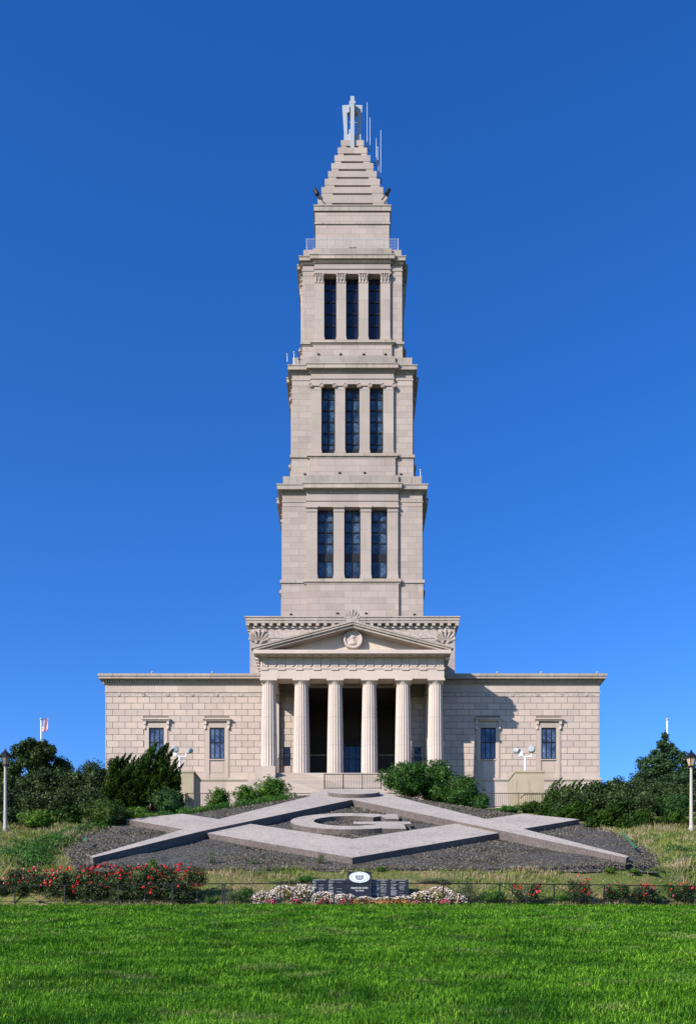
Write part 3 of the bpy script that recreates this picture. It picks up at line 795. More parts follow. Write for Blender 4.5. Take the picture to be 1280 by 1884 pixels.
# upper block
n0 = nn(68.6); b = MB(); ring(b, n0 - .06, 90, zz(411, n0)); ring(b, n0, zz(411, n0), zz(391, n0)); part(b, 'crown_block', M['tower'])
n1 = nn(71.5); b = MB(); ring(b, nn(66.5), zz(391, n0), zz(386.9, n1)); ring(b, n1 - .05, zz(386.9, n1), zz(378.5, n1)); ring(b, n1 + .03, zz(378.5, n1), zz(376.8, n1)); ring(b, n0 + .06, zz(412.6, n0), zz(409.8, n0)); part(b, 'cornice', M['ledge'])
TI = [(358.7, 376, 63.8, 36.5), (344, 358, 56.8, 35.5), (329, 343.3, 50.7, 33), (314.7, 328.3, 44.6, 29.5), (300.2, 313.7, 38.6, 25), (285.7, 299.2, 32.9, 20), (271.3, 284.8, 27.1, 16), (257.8, 270.8, 21, 11)]
zprev = zz(376.8, n1)
for (yt, yb, h, hs) in TI:
    n = nn(h); zt_, zb_ = zz(yt, n), zz(yb, n); b = MB()
    ring(b, n, zb_ + .2, zt_); zg = zb_ + .2
    rec = n - .35
    ring(b, rec, zprev - .01, zg)
    u0 = nn(hs)
    for k in range(4):
        T = side(k)
        if n - u0 > .3:
            b.box(u0, n - .03, rec - .02, n - .03, zprev - .01, zg, T) if k % 2 == 0 else None
            b.box(-n + .03, -u0, rec - .02, n - .03, zprev - .01, zg, T) if k % 2 == 0 else None
            b.box(u0, rec - .03, rec - .02, n - .04, zprev - .01, zg, T) if k % 2 else None
            b.box(-rec + .03, -u0, rec - .02, n - .04, zprev - .01, zg, T) if k % 2 else None
    part(b, 'roof_tier', M['tower_plain']); zprev = zt_
n = nn(15.6); b = MB(); ring(b, n, zprev - .01, zz(247, n)); bz = zz(247, n)
fin = part(b, 'finial_base', M['silver'])
b = MB(); s_ = AX / F
for k in (0, 2):
    T = side(k); b.box(-.26, .26, 1.0, 1.75 if k == 0 else 1.4, zz(271.3, nn(27.1)) if k == 0 else bz - .5, zz(178.7, 1.6), T)
for k in (1, 3):
    T = side(k)
    z0, z1 = bz - .02, zz(197.5, 0)
    b.prism([(1.03, z0), (1.36, z1), (.42, z1 + .06), (.42, z1 - .95), (.72, z1 - .97), (.68, z0)], lambda a, z, u, T=T: T(u, a, z), -.28, .28)
b.box(-.42, .42, AX - .9, AX + .9, zz(207, 0) - .12, zz(198, 0)); b.box(-.7, .7, AX - .06, AX + .06, zz(226, 0) - .05, zz(226, 0))
b.ball((-.25, AX - 1.0, bz + .5), .22); b.box(-.45, -.1, AX - 1.1, AX - .9, bz, bz + .5)
part(b, 'finial', M['silver'])
# roof-top things on the tower
def antenna(px, y0, y1, lab, d=AX - 1.0, r=.042):
    x = PX(px, d); z0, z1 = PZ(y1, d), PZ(y0, d)
    a = thing('antenna', (x, d, z0), lab, 'antenna', 'whip antennas on the tower roof')
    b = MB(); b.tube((x, d, z0), (x, d, z1), r, 8, r * .8); b.ball((x, d, z1), r); b.build('whip', M['mesh'], a)
    b = MB(); b.tube((x, d, z0 - .5), (x, d, z0 + .3), r * 1.5, 8); b.tube((x, d, z0 - .4), (x - .5, d, z0 - .4), .05, 6); b.build('bracket', M['iron'], a)
antenna(675.3, 189, 266, 'tallest white whip antenna, left of the others beside the tower finial')
antenna(680.5, 217, 271, 'second white whip antenna from the left, just right of the tallest')
antenna(692, 255, 294, 'short white whip antenna at mid height of the stepped roof, left of a dashed one')
antenna(694.5, 270, 299, 'very short thin antenna beside the short white whip', r=.05)
antenna(700.3, 240, 331, 'long white whip antenna rising furthest right on the stepped roof')
antenna(696, 304, 329, 'lowest stubby antenna beside the long right whip')
def spot_head(name, c, dirv, r, L, matn, lab, cat, grp, stem_to=None):
    t = thing(name, c, lab, cat, grp); c = Vector(c); dv = Vector(dirv).normalized()
    b = MB(); b.tube(c - dv * L / 2, c + dv * L / 2, r * .75, 16, r); b.build('lamp_head', M[matn], t)
    if stem_to: b = MB(); b.tube(c, stem_to, .07, 8); b.build('bracket', M['iron'], t)
    return t
d = 112.5
for px, s in ((581, -1), (713.5, 1)):
    x = PX(px, d); z = PZ(352.8, d)
    spot_head('floodlight', (x, d, z), (-s * .5, .1, -.8), .3, .75, 'iron', 'black floodlight hanging off the %s shoulder of the stepped roof' % ('left' if s < 0 else 'right'), 'floodlight', 'floodlights on the tower roof', (x - s * .8, d, z - 1.05))
# railing round the top terrace
rl = thing('roof_railing', (0, AX - 5.8, PZ(457.6, 111.5)), 'white mesh safety railing around the topmost tower terrace', 'railing')
zr0 = zp1; zr1 = zz(439.5, nn(84.5)); nr = nn(84.3); b = MB()
for k in range(4):
    T = side(k)
    for z in (zr1, zr0 + .12): b.box(-nr, nr, nr - .02, nr + .015, z - .025, z, T)
    for j in range(9):
        u = -nr + 2 * nr * j / 8; b.box(u - .018, u + .018, nr - .031, nr + .021, zr0, zr1 + .05, T)
b.build('frame', M['mesh'], rl)
b = MB()
for k in range(4):
    T = side(k); u = -nr
    while u < nr: b.box(u, u + .012, nr - .01, nr + .002, zr0 + .1, zr1 + .12, T); u += .17
    z = zr0 + .2
    while z < zr1: b.box(-nr, nr, nr - .011, nr + .003, z, z + .010, T); z += .2
b.build('mesh_panel', M['mesh'], rl)
b = MB(); x0 = PX(643, 111); x1 = PX(655, 111); yv = AX - nr - .6
vt = thing('rooftop_camera_box', (x0, AX - nr + .2, zr0), 'small white equipment box with round eye behind the top railing', 'equipment box')
b.box(x0, x1, AX - nr + .1, AX - nr + .5, zr0, zr0 + .62); b.build('housing', M['white'], vt)
b = MB(); b.box(x0 - .1, x1 + .1, AX - nr + .08, AX - nr + .55, zr0 + .64, zr0 + .74); b.build('hood', M['iron'], vt)
b = MB(); b.lathe([(.2, 0), (.2, .08)], (0, 0, 0), 14, T=lambda x, y, z: ((x0 + x1) / 2 + x, AX - nr + .1 - z, zr0 + .3 + y)); b.build('lens', M['iron'], vt)
def small_light(px, y, d, lab, grp, post=.6, name='roof_light', cat='light'):
    x = PX(px, d); z = PZ(y, d); t = thing(name, (x, d, z - post), lab, cat, grp)
    b = MB(); b.tube((x, d, z - post), (x, d, z), .035, 6); b.build('stem', M['white'], t)
    b = MB(); b.ball((x, d, z), .14, (1, 1, .8)); b.build('lamp_head', M['grey'], t)
small_light(528.5, 652.5, 108.8, 'round white light on a stem off the left corner of the middle tower ledge', 'ledge lights on the tower', .9)
small_light(541, 648.5, 109.2, 'small white light nearer the tower wall on the left middle ledge', 'ledge lights on the tower', 1.5)
small_light(773, 865, 107.8, 'single white light on a thin stem at the right end of the lower tower ledge', 'ledge lights on the tower', .9)
for px, lab in ((280.5, 'small roof light near the outer end of the left wing'), (391, 'small roof light at the middle of the left wing'), (914.5, 'small roof light nearest the portico on the right wing'), (995, 'small roof light at the middle of the right wing'), (1098, 'small roof light at the outer corner of the right wing')):
    small_light(px, 1237.3, 95.6, lab, 'roof lights on the wings', .12)

# portico railings
def railing(name, x0, x1, y, z0, z1, lab, spear=False, step=.13, mat='iron', post_every=2.0, grp=None):
    t = thing(name, ((x0 + x1) / 2, y, z0), lab, 'railing', grp)
    b = MB(); b.box(x0, x1, y - .02, y + .02, z1 - .05, z1); b.box(x0, x1, y - .02, y + .02, z0 + .08, z0 + .12); b.build('rails', M[mat], t)
    b = MB(); x = x0 + .05
    while x < x1: b.box(x - .011, x + .011, y - .011, y + .011, z0 + .12, z1 - .05 + (.3 if spear else 0)); x += step
    b.build('balusters', M[mat], t)
    n_ = max(1, round((x1 - x0) / post_every))
    for i in range(n_ + 1):
        xx = x0 + (x1 - x0) * i / n_; b = MB(); b.box(xx - .03, xx + .03, y - .03, y + .03, z0, z1 + .02); b.build('post', M[mat], t)
    if spear:
        b = MB(); x = x0 + .05
        while x < x1: b.tube((x, y, z1 + .25), (x, y, z1 + .45), .035, 6, .005); x += step
        b.build('spear_tips', plain('spear_tip', (.5, .42, .3, 1), .5) if 'spear_tip' not in bpy.data.materials else bpy.data.materials['spear_tip'], t)  # tips paler than the iron, their sunlit look put into the colour
PR = ['between the two leftmost columns', 'between the second and third columns', 'in the doorway between the middle columns', 'between the fourth and fifth columns', 'between the two rightmost columns']
for i in range(5):
    if i == 2: continue
    railing('portico_railing', CXS[i] + .8, CXS[i + 1] - .8, 92.6, FLOOR, 23.55, 'black iron portico railing ' + PR[i], True, .16, grp='portico railings')

# terrace in front
plat = thing('terrace_wall', (0, 62, 12.3), 'low stone terrace wall behind the emblem disc', 'wall')
b = MB(); b.box(-2.15, 2.2, 61.9, 66, 12.0, 13.52); b.build('wall_body', M['step'], plat)
railing('terrace_railing', -2.0, 2.06, 62.0, 13.52, 14.64, 'brown railing on the raised terrace above the emblem disc in front of the steps', step=.115, post_every=1.35, mat='iron')
M['tanrail'] = plain('tan_iron', (.05, .035, .028, 1), .5)
railing('terrace_railing', PX(345, 63), -2.2, 63, 12.4, 13.49, 'low railing along the terrace edge left of the emblem head', step=.15, mat='tanrail')
railing('terrace_railing', 2.3, PX(1003, 63), 63, 12.4, 13.49, 'low railing along the terrace edge right of the emblem, passing the concrete pillar', step=.15, mat='tanrail')

def pillar(x0, x1, s, lab, labf):
    t = thing('concrete_pillar', ((x0 + x1) / 2, 66, 11.5), lab, 'pillar', 'concrete stub walls')
    b = MB(); b.box(x0, x1, 66, 68.9, 11, 15.68); b.build('shaft', M['pillar'], t)
    b = MB(); b.box(x0 - .06, x1 + .06, 65.94, 68.96, 15.68, 15.83); b.build('cap', M['pillar'], t)
    b = MB(); a = x0 + .4 if s > 0 else x0 + .35; b.box(a, a + 1.42, 64.4, 65.99, 11, 13.7); b.box(a - .05, a + 1.47, 64.35, 65.935, 13.7, 13.84); b.build('lower_block', M['pillar'], t)
    # floodlights on a mast
    px = PX(965.6, 67) if s > 0 else PX(331, 67)
    f = thing('mast_floodlight', (px, 67, 15.83), labf, 'floodlight', 'twin headed floodlight masts')
    b = MB(); b.tube((px, 67, 15.83), (px, 67, 17.15), .085, 10); b.build('mast', M['white'], f)
    b = MB(); b.tube((px - .45, 67, 17.15), (px + .48, 67, 17.15), .055, 8); b.tube((px + .48, 67, 17.15), (px + .48, 67, 17.4), .05, 8); b.tube((px - .45, 67, 17.15), (px - .45, 67, 17.5), .05, 8)
    b.box(px - .5, px - .22, 66.9, 67.2, 17.2, 17.6); b.build('arm', M['white'], f)
    for q, (ox, oz, rr, dv) in enumerate(((.5, 17.72, .27, (.25, 1, .05)), (-.62, 17.62, .2, (-.6, .8, .3))) if s > 0 else ((-.35, 17.72, .27, (-.25, 1, .05)), (.75, 17.62, .2, (.6, .8, .3)))):
        c = Vector((px + ox, 67, oz)); dv = Vector(dv).normalized()
        b = MB(); b.tube(c - dv * .22, c - dv * .12, rr * .75, 20, rr); b.tube(c - dv * .12, c + dv * .2, rr, 20, rr); h = b.build('lamp_head', M['grey'], f)
        b = MB(); b.tube(c + dv * .201, c + dv * .23, rr * .9, 20); b.build('lens', M['glassdark'], h)
pillar(12.40, 14.6, 1, 'stained tan concrete pillar right of the emblem beside dark junipers', 'white twin headed floodlight mast on the right concrete pillar')
pillar(-14.2, -12.08, -1, 'shaded tan concrete pillar left of the emblem behind the pointed juniper', 'white twin headed floodlight mast on the left concrete pillar')

# ------------------------------------------------------------ fence along the lawn
def fy(x): return 30.1 + .018 * min(x * x, 190)
def px2fence(px):
    x = (px - CX) / F * 31
    for _ in range(20): x = (px - CX) / F * fy(x)
    return x
fence = thing('iron_fence', (0, 30.1, Hs(0, 30)), 'low black iron fence with rosette hubs along the lawn edge', 'fence')
posts = [px2fence(p) for p in (-265, -170, -75, 27.6, 119.4, 218.2, 317, 409.3, 516, 614.5, 717, 815, 918.4, 1018.4, 1110.7, 1192, 1263.6, 1340, 1435, 1530)]
FH = .80
def fp(x, h): return (x, fy(x), Hs(x, fy(x) - .1) + h)
for x in posts:
    b = MB(); p = fp(x, -.1); b.box(p[0] - .022, p[0] + .022, p[1] - .022, p[1] + .022, p[2], p[2] + .1 + FH + .01); b.build('post', M['iron'], fence)
b = MB(); p = fp(px2fence(413.5), -.1); b.box(p[0] - .022, p[0] + .022, p[1] - .022, p[1] + .022, p[2], p[2] + .1 + FH); b.build('post', M['iron'], fence)
for i in range(len(posts) - 1):
    a, c = posts[i], posts[i + 1]; m_ = (a + c) / 2
    b = MB(); b.tube(fp(a, FH), fp(c, FH), .018, 6); b.tube(fp(a, .22), fp(c, .22), .011, 6); b.build('rail', M['iron'], fence)
    b = MB(); hub = fp(m_, .23)
    hub = tuple((np.array(fp(a, .22)) + np.array(fp(c, .22))) / 2)
    for e in (fp(a, FH - .02), fp(c, FH - .02), fp(a, -.02), fp(c, -.02), fp(m_, -.02)): b.tube(hub, e, .010, 6)
    top = tuple((np.array(fp(a, FH)) + np.array(fp(c, FH))) / 2); b.tube(hub, top, .010, 6)
    sp = b.build('brace', M['iron'], fence)
    b = MB(); b.lathe([(.02, -.03), (.062, -.02), (.062, .02), (.02, .03)], (0, 0, 0), 12, T=lambda x, y, z, hub=hub: (hub[0] + x, hub[1] + z, hub[2] + y)); b.build('hub', M['iron'], sp)

# ------------------------------------------------------------ plaques
def text_mesh(txt, size, name):
    cu = bpy.data.curves.new(name, 'FONT'); cu.body = txt; cu.size = size; cu.align_x = 'CENTER'; cu.extrude = .003; cu.offset = .0012
    ob = bpy.data.objects.new(name, cu); COL.objects.link(ob)
    dg = bpy.context.evaluated_depsgraph_get(); dg.update()
    me = bpy.data.meshes.new_from_object(ob.evaluated_get(dg)); bpy.data.objects.remove(ob); return me
def plaque(px0, px1, ytop, d, h, lab, kind):
    x0, x1 = PX(px0, d), PX(px1, d); z1 = PZ(ytop, d); z0 = z1 - h; tl = .25
    t = thing('plaque', ((x0 + x1) / 2, d, z0), lab, 'plaque', 'black granite donor plaques')
    TT = lambda x, y, z: (x, d + y + (z - z0) * tl - h * tl, z)
    b = MB(); b.box(x0, x1, 0, .12, z0 - .3, z1, TT); b.build('stone', M['granite_black'], t)
    cxm = (x0 + x1) / 2; hw = (x1 - x0) / 2
    if kind == 'main':
        zc = z1 - .215; T2 = lambda x, y, z: TT(cxm + x * hw * .88 / .3, -.002 - z, zc + y * .68)
        b = MB(); b.lathe([(.3, 0), (.3, .012)], (0, 0, 0), 48, T=T2); ov = b.build('oval', M['oval'], t)
        b = MB(); b.lathe([(.235, .0122), (.235, .0135)], (0, 0, 0), 48, T=T2)
        o2 = b.build('ring_line', M['granite_black'], ov)
        b = MB(); b.lathe([(.226, .0137), (.226, .0150)], (0, 0, 0), 48, T=T2); b.build('oval_centre', M['oval'], ov)
        b = MB()
        for a in range(0, 360, 9):
            if a % 45 in (0, 9) and a not in (0, 180): continue
            a_ = R(a); b.box(math.cos(a_) * .267 - .008, math.cos(a_) * .267 + .008, math.sin(a_) * .267 - .008, math.sin(a_) * .267 + .008, .0122, .0138, lambda x, y, z: T2(x, y, z))
        # crest
        pr = [(-.12, .13), (-.08, .10), (.08, .10), (.12, .13), (.115, -.05), (.06, -.15), (-.06, -.15), (-.115, -.05)]
        b.prism(pr, lambda x, y, h: T2(x, y, h), .0152, .0165); b.build('crest', plain('crest_grey', (.12, .14, .17, 1), .6), ov)
        b = MB()
        for (u, v, w_, h_) in ((0, .06, .07, .006), (0, .0, .08, .006), (0, -.06, .07, .006), (-.04, .0, .004, .08), (.04, 0, .004, .08)): b.box(u - w_, u + w_, v - h_, v + h_, .0167, .0175, lambda x, y, z: T2(x, y, z))
        b.build('crest_lines', M['oval'], ov)
        for txt, zz_, sz in (('MAJOR DONORS', z0 + h * .36, .080), ('TO THIS', z0 + h * .26, .080)):
            me = text_mesh(txt, sz, 'inscription')
            for v in me.vertices: v.co = Vector(TT(cxm + v.co.x, -.004 - v.co.z, zz_ + v.co.y))
            o = link_mesh('inscription', me, M['lettergold'], t)
    else:
        b = MB(); rr = random.Random(int(px0))
        def word_row(z, u0, u1, hh):
            u = u0
            while u < u1:
                w_ = rr.uniform(.015, .05); b.box(cxm + u, cxm + min(u + w_, u1), -.006, -.001, z, z + hh, TT); u += w_ + .012
        word_row(z1 - .035, -hw * .8, hw * .8, .02)
        z = z1 - .075; cols = [(-hw * .9, -hw * .15, .9), (hw * .0, hw * .75, .6)] if kind == 'dense' else [(-hw * .9, -hw * .35, .8), (hw * -.1, hw * .6, .25)]
        while z > z0 + .12:
            for (u0, u1, p) in cols:
                if rr.random() < p: word_row(z, u0, u0 + (u1 - u0) * rr.uniform(.6, 1), .009)
            z -= .018
        b.build('inscription', M['plaque_grey'], t)
plaque(573.5, 602.5, 1617.5, 31.6, .72, 'sparsely lettered black granite plaque, farthest left of the five', 'sparse')
plaque(602.8, 639, 1617.5, 31.6, .72, 'black granite plaque with few lines, directly left of the oval crest stone', 'sparse')
plaque(639.4, 682.8, 1603.5, 31.45, 1.0, 'tall black granite centre stone with white oval crest and MAJOR DONORS TO THIS', 'main')
plaque(683.2, 716.5, 1618, 31.6, .72, 'densely lettered black granite plaque directly right of the oval crest stone', 'dense')
plaque(716.9, 751, 1618, 31.6, .72, 'densely lettered black granite plaque, farthest right of the five', 'dense')

# ------------------------------------------------------------ lamps and flags
def lamp(px, d, ytop, lab, warm):
    x = PX(px, d); z0 = Hs(x, d); z1 = PZ(ytop, d)
    t = thing('street_lamp', (x, d, z0), lab, 'street lamp', 'lantern lamps either side of the slope')
    zl = z1 - .86
    b = MB(); b.lathe([(.12, -.1), (.12, .25), (.09, .35), (.08, 1.0), (.06, zl - z0 - .1), (.085, zl - z0 - .06), (.06, zl - z0)], (x, d, z0), 16); b.build('post', plain('concrete_post', (.42, .37, .32, 1), .8) if warm else M['pillarpost'], t)
    b = MB(); b.lathe([(.07, 0), (.13, .06), (.25, .46)], (x, d, zl), 6); b.build('lantern_glass', plain('lantern_glass', (.42, .30, .2, 1) if warm else (.22, .20, .16, 1), .15), t)
    b = MB()
    for k in range(6):
        a = math.pi / 3 * k; b.tube((x + .13 * math.cos(a), d + .13 * math.sin(a), zl + .05), (x + .26 * math.cos(a), d + .26 * math.sin(a), zl + .47), .016, 6)
    b.lathe([(.06, -.02), (.14, .0), (.15, .06), (.13, .08)], (x, d, zl), 6); b.build('lantern_frame', M['iron'], t)
    b = MB(); b.lathe([(.34, .46), (.34, .49), (.27, .56), (.10, .73), (.06, .76), (.06, .82), (.03, .86)], (x, d, zl), 6); b.build('lantern_roof', M['iron'], t)
M['pillarpost'] = plain('concrete_post_grey', (.42, .37, .32, 1), .8)
lamp(10.5, 43, 1378, 'lantern street lamp on a pale post at the left edge', False)
lamp(1270.5, 43, 1380, 'lantern street lamp with amber glass on a pale post at the right edge', True)
def pole(px, ytop, lab):
    d = 100; x = PX(px, d); zt_ = PZ(ytop, d); z0 = 18.0
    t = thing('flagpole', (x, d, z0), lab, 'flagpole', 'white flagpoles behind the trees')
    b = MB(); b.tube((x, d, z0), (x, d, zt_ - .25), .13, 12, .09); b.build('pole', M['white'], t)
    b = MB(); b.ball((x, d, zt_ - .1), .17); b.build('ball_finial', M['silver'], t)
    return x, d, zt_
x, d, z = pole(76.5, 1321.5, 'white flagpole flying a flag behind the left tree')
pole(1226.5, 1322, 'bare white flagpole behind the right conifer')
b = MB(); nu, nv = 14, 26; W_, H_ = .72, 1.2; zt_ = z - .4
for j in range(nv + 1):
    for i in range(nu + 1):
        u = i / nu; v = j / nv
        b.v.append((x + .12 + u * W_ * (.95 + .1 * v), d - .1 + .16 * math.sin(u * 9 + v * 3) * u, zt_ - v * H_ + (.75 * u * u - .05 * math.sin(u * 8)) * (1 - .55 * v) * .9))
for j in range(nv):
    for i in range(nu):
        k = j * (nu + 1) + i; b.f.append((k, k + 1, k + nu + 2, k + nu + 1))
        st = int(j / 2); b.mi.append(2 if (i < 6 and j < 14) else (0 if st % 2 == 0 else 1))
fo = b.build('flag', [plain('flag_red', (.45, .03, .04, 1), .8), plain('flag_white', (.75, .74, .74, 1), .8), plain('flag_blue', (.20, .22, .42, 1), .8)], fix=False, loc=(x + .1, d, zt_))
tag(fo, 'small red and white striped flag with blue canton blowing from the left flagpole', 'flag')

# ------------------------------------------------------------ vegetation
def leaf_arrays(C, Rr, n, size, aspect=2.0, shell=.55, flat=0.0, droop=0.0, elong=None):
    """C (k,3) clump centres, Rr (k,3) radii"""
    C = np.asarray(C, float); Rr = np.asarray(Rr, float)
    w = Rr[:, 0] * Rr[:, 2]; idx = RNG.choice(len(C), n, p=w / w.sum())
    dv = RNG.normal(size=(n, 3)); dv /= np.linalg.norm(dv, axis=1)[:, None]
    rad = RNG.uniform(shell, 1.06, n) ** .7 * (1 + .10 * np.sin(dv[:, 0] * 7 + idx) * np.cos(dv[:, 2] * 6 + idx * 2))
    P = C[idx] + dv * Rr[idx] * rad[:, None]
    nrm = dv + RNG.normal(0, .55, (n, 3)); nrm[:, 2] += flat; nrm /= np.linalg.norm(nrm, axis=1)[:, None]
    if elong is not None: a = elong + RNG.normal(0, .45, (n, 3))
    else: a = RNG.normal(size=(n, 3))
    tn = a - (a * nrm).sum(1)[:, None] * nrm; tn /= np.linalg.norm(tn, axis=1)[:, None] + 1e-9
    bn = np.cross(nrm, tn); s = size * RNG.uniform(.6, 1.35, n)[:, None]
    q = [P - tn * s * .5, P + bn * s / aspect * .5 + nrm * s * .06, P + tn * s * .5 - np.array([0, 0, 1]) * s * droop, P - bn * s / aspect * .5 + nrm * s * .06]
    return np.stack(q, 1).reshape(-1, 3)
def quads(V): i = np.arange(len(V) // 4)[:, None] * 4; return i + np.arange(4)[None, :]
def core_mb(C, Rr, k=.72):
    b = MB()
    for c, r in zip(C, Rr): b.ball(tuple(c), 1.0, (r[0] * k, r[1] * k, r[2] * k), 12, 7)
    return b
def leafobj(name, V, mat, parent, C=None, Rr=None, corek=.7):
    Q = quads(V)
    if C is not None:
        b = core_mb(C, Rr, corek); cv = np.array(b.v); o0 = len(V)
        fq = []
        for f in b.f:
            if len(f) == 4: fq.append([i + o0 for i in f])
        # pole caps are tiny, leave them open
        V = np.concatenate([V, cv]); Q = np.concatenate([Q, np.array(fq)])
    return arr_mesh(name, V, Q, mat, parent)
MLHOLLY = leafmat('holly_leaves', (.008, .020, .005, 1), (.024, .050, .012, 1), (.10, .14, .055, 1), .10, .35, 1.0)
MLGREEN = leafmat('laurel_leaves', (.016, .055, .006, 1), (.050, .125, .012, 1), (.14, .25, .035, 1), .2, .35, 1.2)
MLBRIGHT = leafmat('vine_leaves', (.03, .075, .01, 1), (.09, .19, .02, 1), (.20, .32, .05, 1), .25, .45, 1.5)
MLJUN = leafmat('juniper_foliage', (.006, .022, .003, 1), (.020, .055, .006, 1), (.075, .135, .018, 1), .06, .6, 1.3)
MLCOV = leafmat('ground_cover_foliage', (.015, .06, .010, 1), (.045, .13, .02, 1), (.10, .22, .04, 1), .15, .5, 1.5)
MLTREE = leafmat('tree_leaves', (.009, .024, .005, 1), (.028, .058, .010, 1), (.08, .12, .03, 1), .1, .45, .5)
MLCON = leafmat('conifer_needles', (.007, .022, .009, 1), (.022, .052, .018, 1), (.065, .11, .04, 1), .05, .5, .6)
MLROSE = leafmat('rose_leaves', (.008, .020, .006, 1), (.026, .050, .015, 1), (.11, .15, .065, 1), .12, .4, 2.5, extra=(.07, .022, .016, 1))
MLLAV = leafmat('grey_green_stems', (.05, .08, .03, 1), (.11, .15, .07, 1), (.20, .22, .15, 1), .2, .6, 1.5)
def bush(px, ytop, d, hwpx, lab, cat='bush', mat=None, name='bush', n=6500, size=.13, nc=11, ybot=None, grp=None, depth=None, flatk=1.0, aspect=2.0, elong=None, rough=1.0, core=True):
    x = PX(px, d); hw = hwpx * d / F; z1 = PZ(ytop, d); z0 = Hs(x, d) if ybot is None else PZ(ybot, d)
    zg = Hs(x, d)
    t = thing(name, (x, d, zg), lab, cat, grp)
    hz = (z1 - z0); C = []; Rr = []; dp = depth or hw * .8
    for i in range(nc):
        a = RNG.uniform(0, 2 * math.pi); rr = RNG.uniform(.15, .62); zf = RNG.uniform(.12, .78)
        k = 1 - .45 * max(0, zf - .35) ** 1.2
        C.append((x + math.cos(a) * rr * hw * k, d + math.sin(a) * rr * dp * k, z0 + hz * zf))
        Rr.append((hw * RNG.uniform(.30, .46), dp * RNG.uniform(.32, .46), hz * RNG.uniform(.2, .3) * flatk))
    C.append((x, d, z0 + hz * .42)); Rr.append((hw * .78, dp * .78, hz * .44))
    C.append((x + RNG.uniform(-.2, .2) * hw, d, z0 + hz * .74)); Rr.append((hw * .46, dp * .46, hz * .24))
    V = leaf_arrays(C, Rr, n, size, aspect, elong=elong)
    # stray sprigs
    ns = max(10, n // 60); dv = RNG.normal(size=(ns, 3)); dv[:, 2] = np.abs(dv[:, 2]); dv /= np.linalg.norm(dv, axis=1)[:, None]
    Cs = np.array([x, d, z0 + hz * .45]) + dv * np.array([hw, dp, hz * .55]) * RNG.uniform(.92, 1.08, ns)[:, None]
    V2 = leaf_arrays(Cs, np.full((ns, 3), size * 1.2 * rough), ns * 9, size * .9, aspect, .1)
    V = np.concatenate([V, V2])
    leafobj('foliage', V, mat or MLHOLLY, t, *((C, Rr, .66) if core else ()))
    b = MB()
    for k in range(3): b.tube((x + (k - 1) * .08, d, zg - .1), (x + (k - 1) * hw * .35, d + .1 * k, z0 + hz * .5), .045, 6, .02)
    b.build('stems', M['wood'], t)
    return t
G1 = 'dark holly bushes in the hedge'
# left hedge, back row
for px, yt, w, lab in ((-18, 1428, 36, 'dark holly bush cut by the left edge behind the lamp'), (32, 1428, 38, 'dark holly bush just right of the left lamp post'), (82, 1416, 36, 'dark holly bush in front of the big left tree'), (128, 1414, 34, 'dark holly bush right of the big left tree, with sky above'), (172, 1402, 36, 'tall dark holly bush left of the pointed juniper'), (212, 1398, 30, 'dark holly bush touching the left side of the pointed juniper')):
    bush(px, yt, 56, w, lab, grp=G1, n=5200, size=.15)
for px, yt, w, lab in ((5, 1452, 34, 'lower holly bush behind the left lamp base'), (62, 1458, 36, 'lower dark bush below the big left tree'), (112, 1452, 36, 'lower dark bush in the middle of the left hedge'), (160, 1448, 34, 'lower dark bush left of the rounded light bush')):
    bush(px, yt, 50, w, lab, grp=G1, n=4800, size=.13)
bush(192, 1470, 45.2, 52, 'wide rounded mid green bush in front of the left hedge', mat=leafmat('box_leaves', (.012, .032, .006, 1), (.04, .085, .014, 1), (.12, .17, .03, 1), .12, .45), n=7500, size=.09)
bush(250, 1486, 46.2, 30, 'small bright bush in front of the pointed juniper', mat=MLBRIGHT, n=3500, size=.09)
bush(70, 1490, 44.2, 36, 'bright leafy vine mass low in front of the left hedge', mat=MLBRIGHT, n=4000, size=.12)
bush(128, 1484, 44.6, 28, 'dark spiky shrub between vine mass and rounded bush', mat=MLJUN, n=4000, size=.12)
bush(18, 1486, 44.8, 34, 'dark shrub at the foot of the left lamp', mat=MLHOLLY, n=3500, size=.11)
bush(310, 1452, 52, 34, 'round dark leafy bush in front of the left concrete pillar', mat=leafmat('bush_mid', (.01, .035, .01, 1), (.03, .075, .02, 1), (.09, .15, .05, 1), .1, .4), n=5500, size=.12)
bush(402, 1451, 58, 24, 'small leafy laurel bush left of the longer laurel hedge', mat=MLGREEN, n=3200, size=.13)
bush(452, 1446, 58.5, 24, 'low laurel bush directly left of the taller laurel', mat=MLGREEN, n=3200, size=.13)
bush(500, 1430, 59.5, 40, 'rounded laurel bush left of the entrance steps', mat=MLGREEN, n=6500, size=.13)
MLDG = leafmat('cherry_laurel_leaves', (.008, .035, .006, 1), (.024, .078, .012, 1), (.085, .17, .03, 1), .1, .3, 1.2)
bush(752, 1404, 60, 56, 'large glossy laurel bush right of the entrance steps', mat=MLDG, n=10500, size=.15, nc=14)
bush(800, 1398, 60.5, 42, 'tall glossy laurel bush before the rightmost column', mat=MLDG, n=7500, size=.15)
bush(848, 1428, 58, 42, 'lower glossy laurel bush sloping down to the gravel', mat=MLDG, n=6500, size=.13)
bush(885, 1462, 56.5, 20, 'small bush at the low right end of the glossy laurels', mat=MLDG, n=2500, size=.12)
bush(935, 1483, 54, 26, 'flat bright green plant below the terrace railing', mat=MLCOV, n=2500, size=.1)
bush(975, 1476, 54, 26, 'small juniper at the foot of the right concrete pillar', mat=MLJUN, n=3000, size=.12)
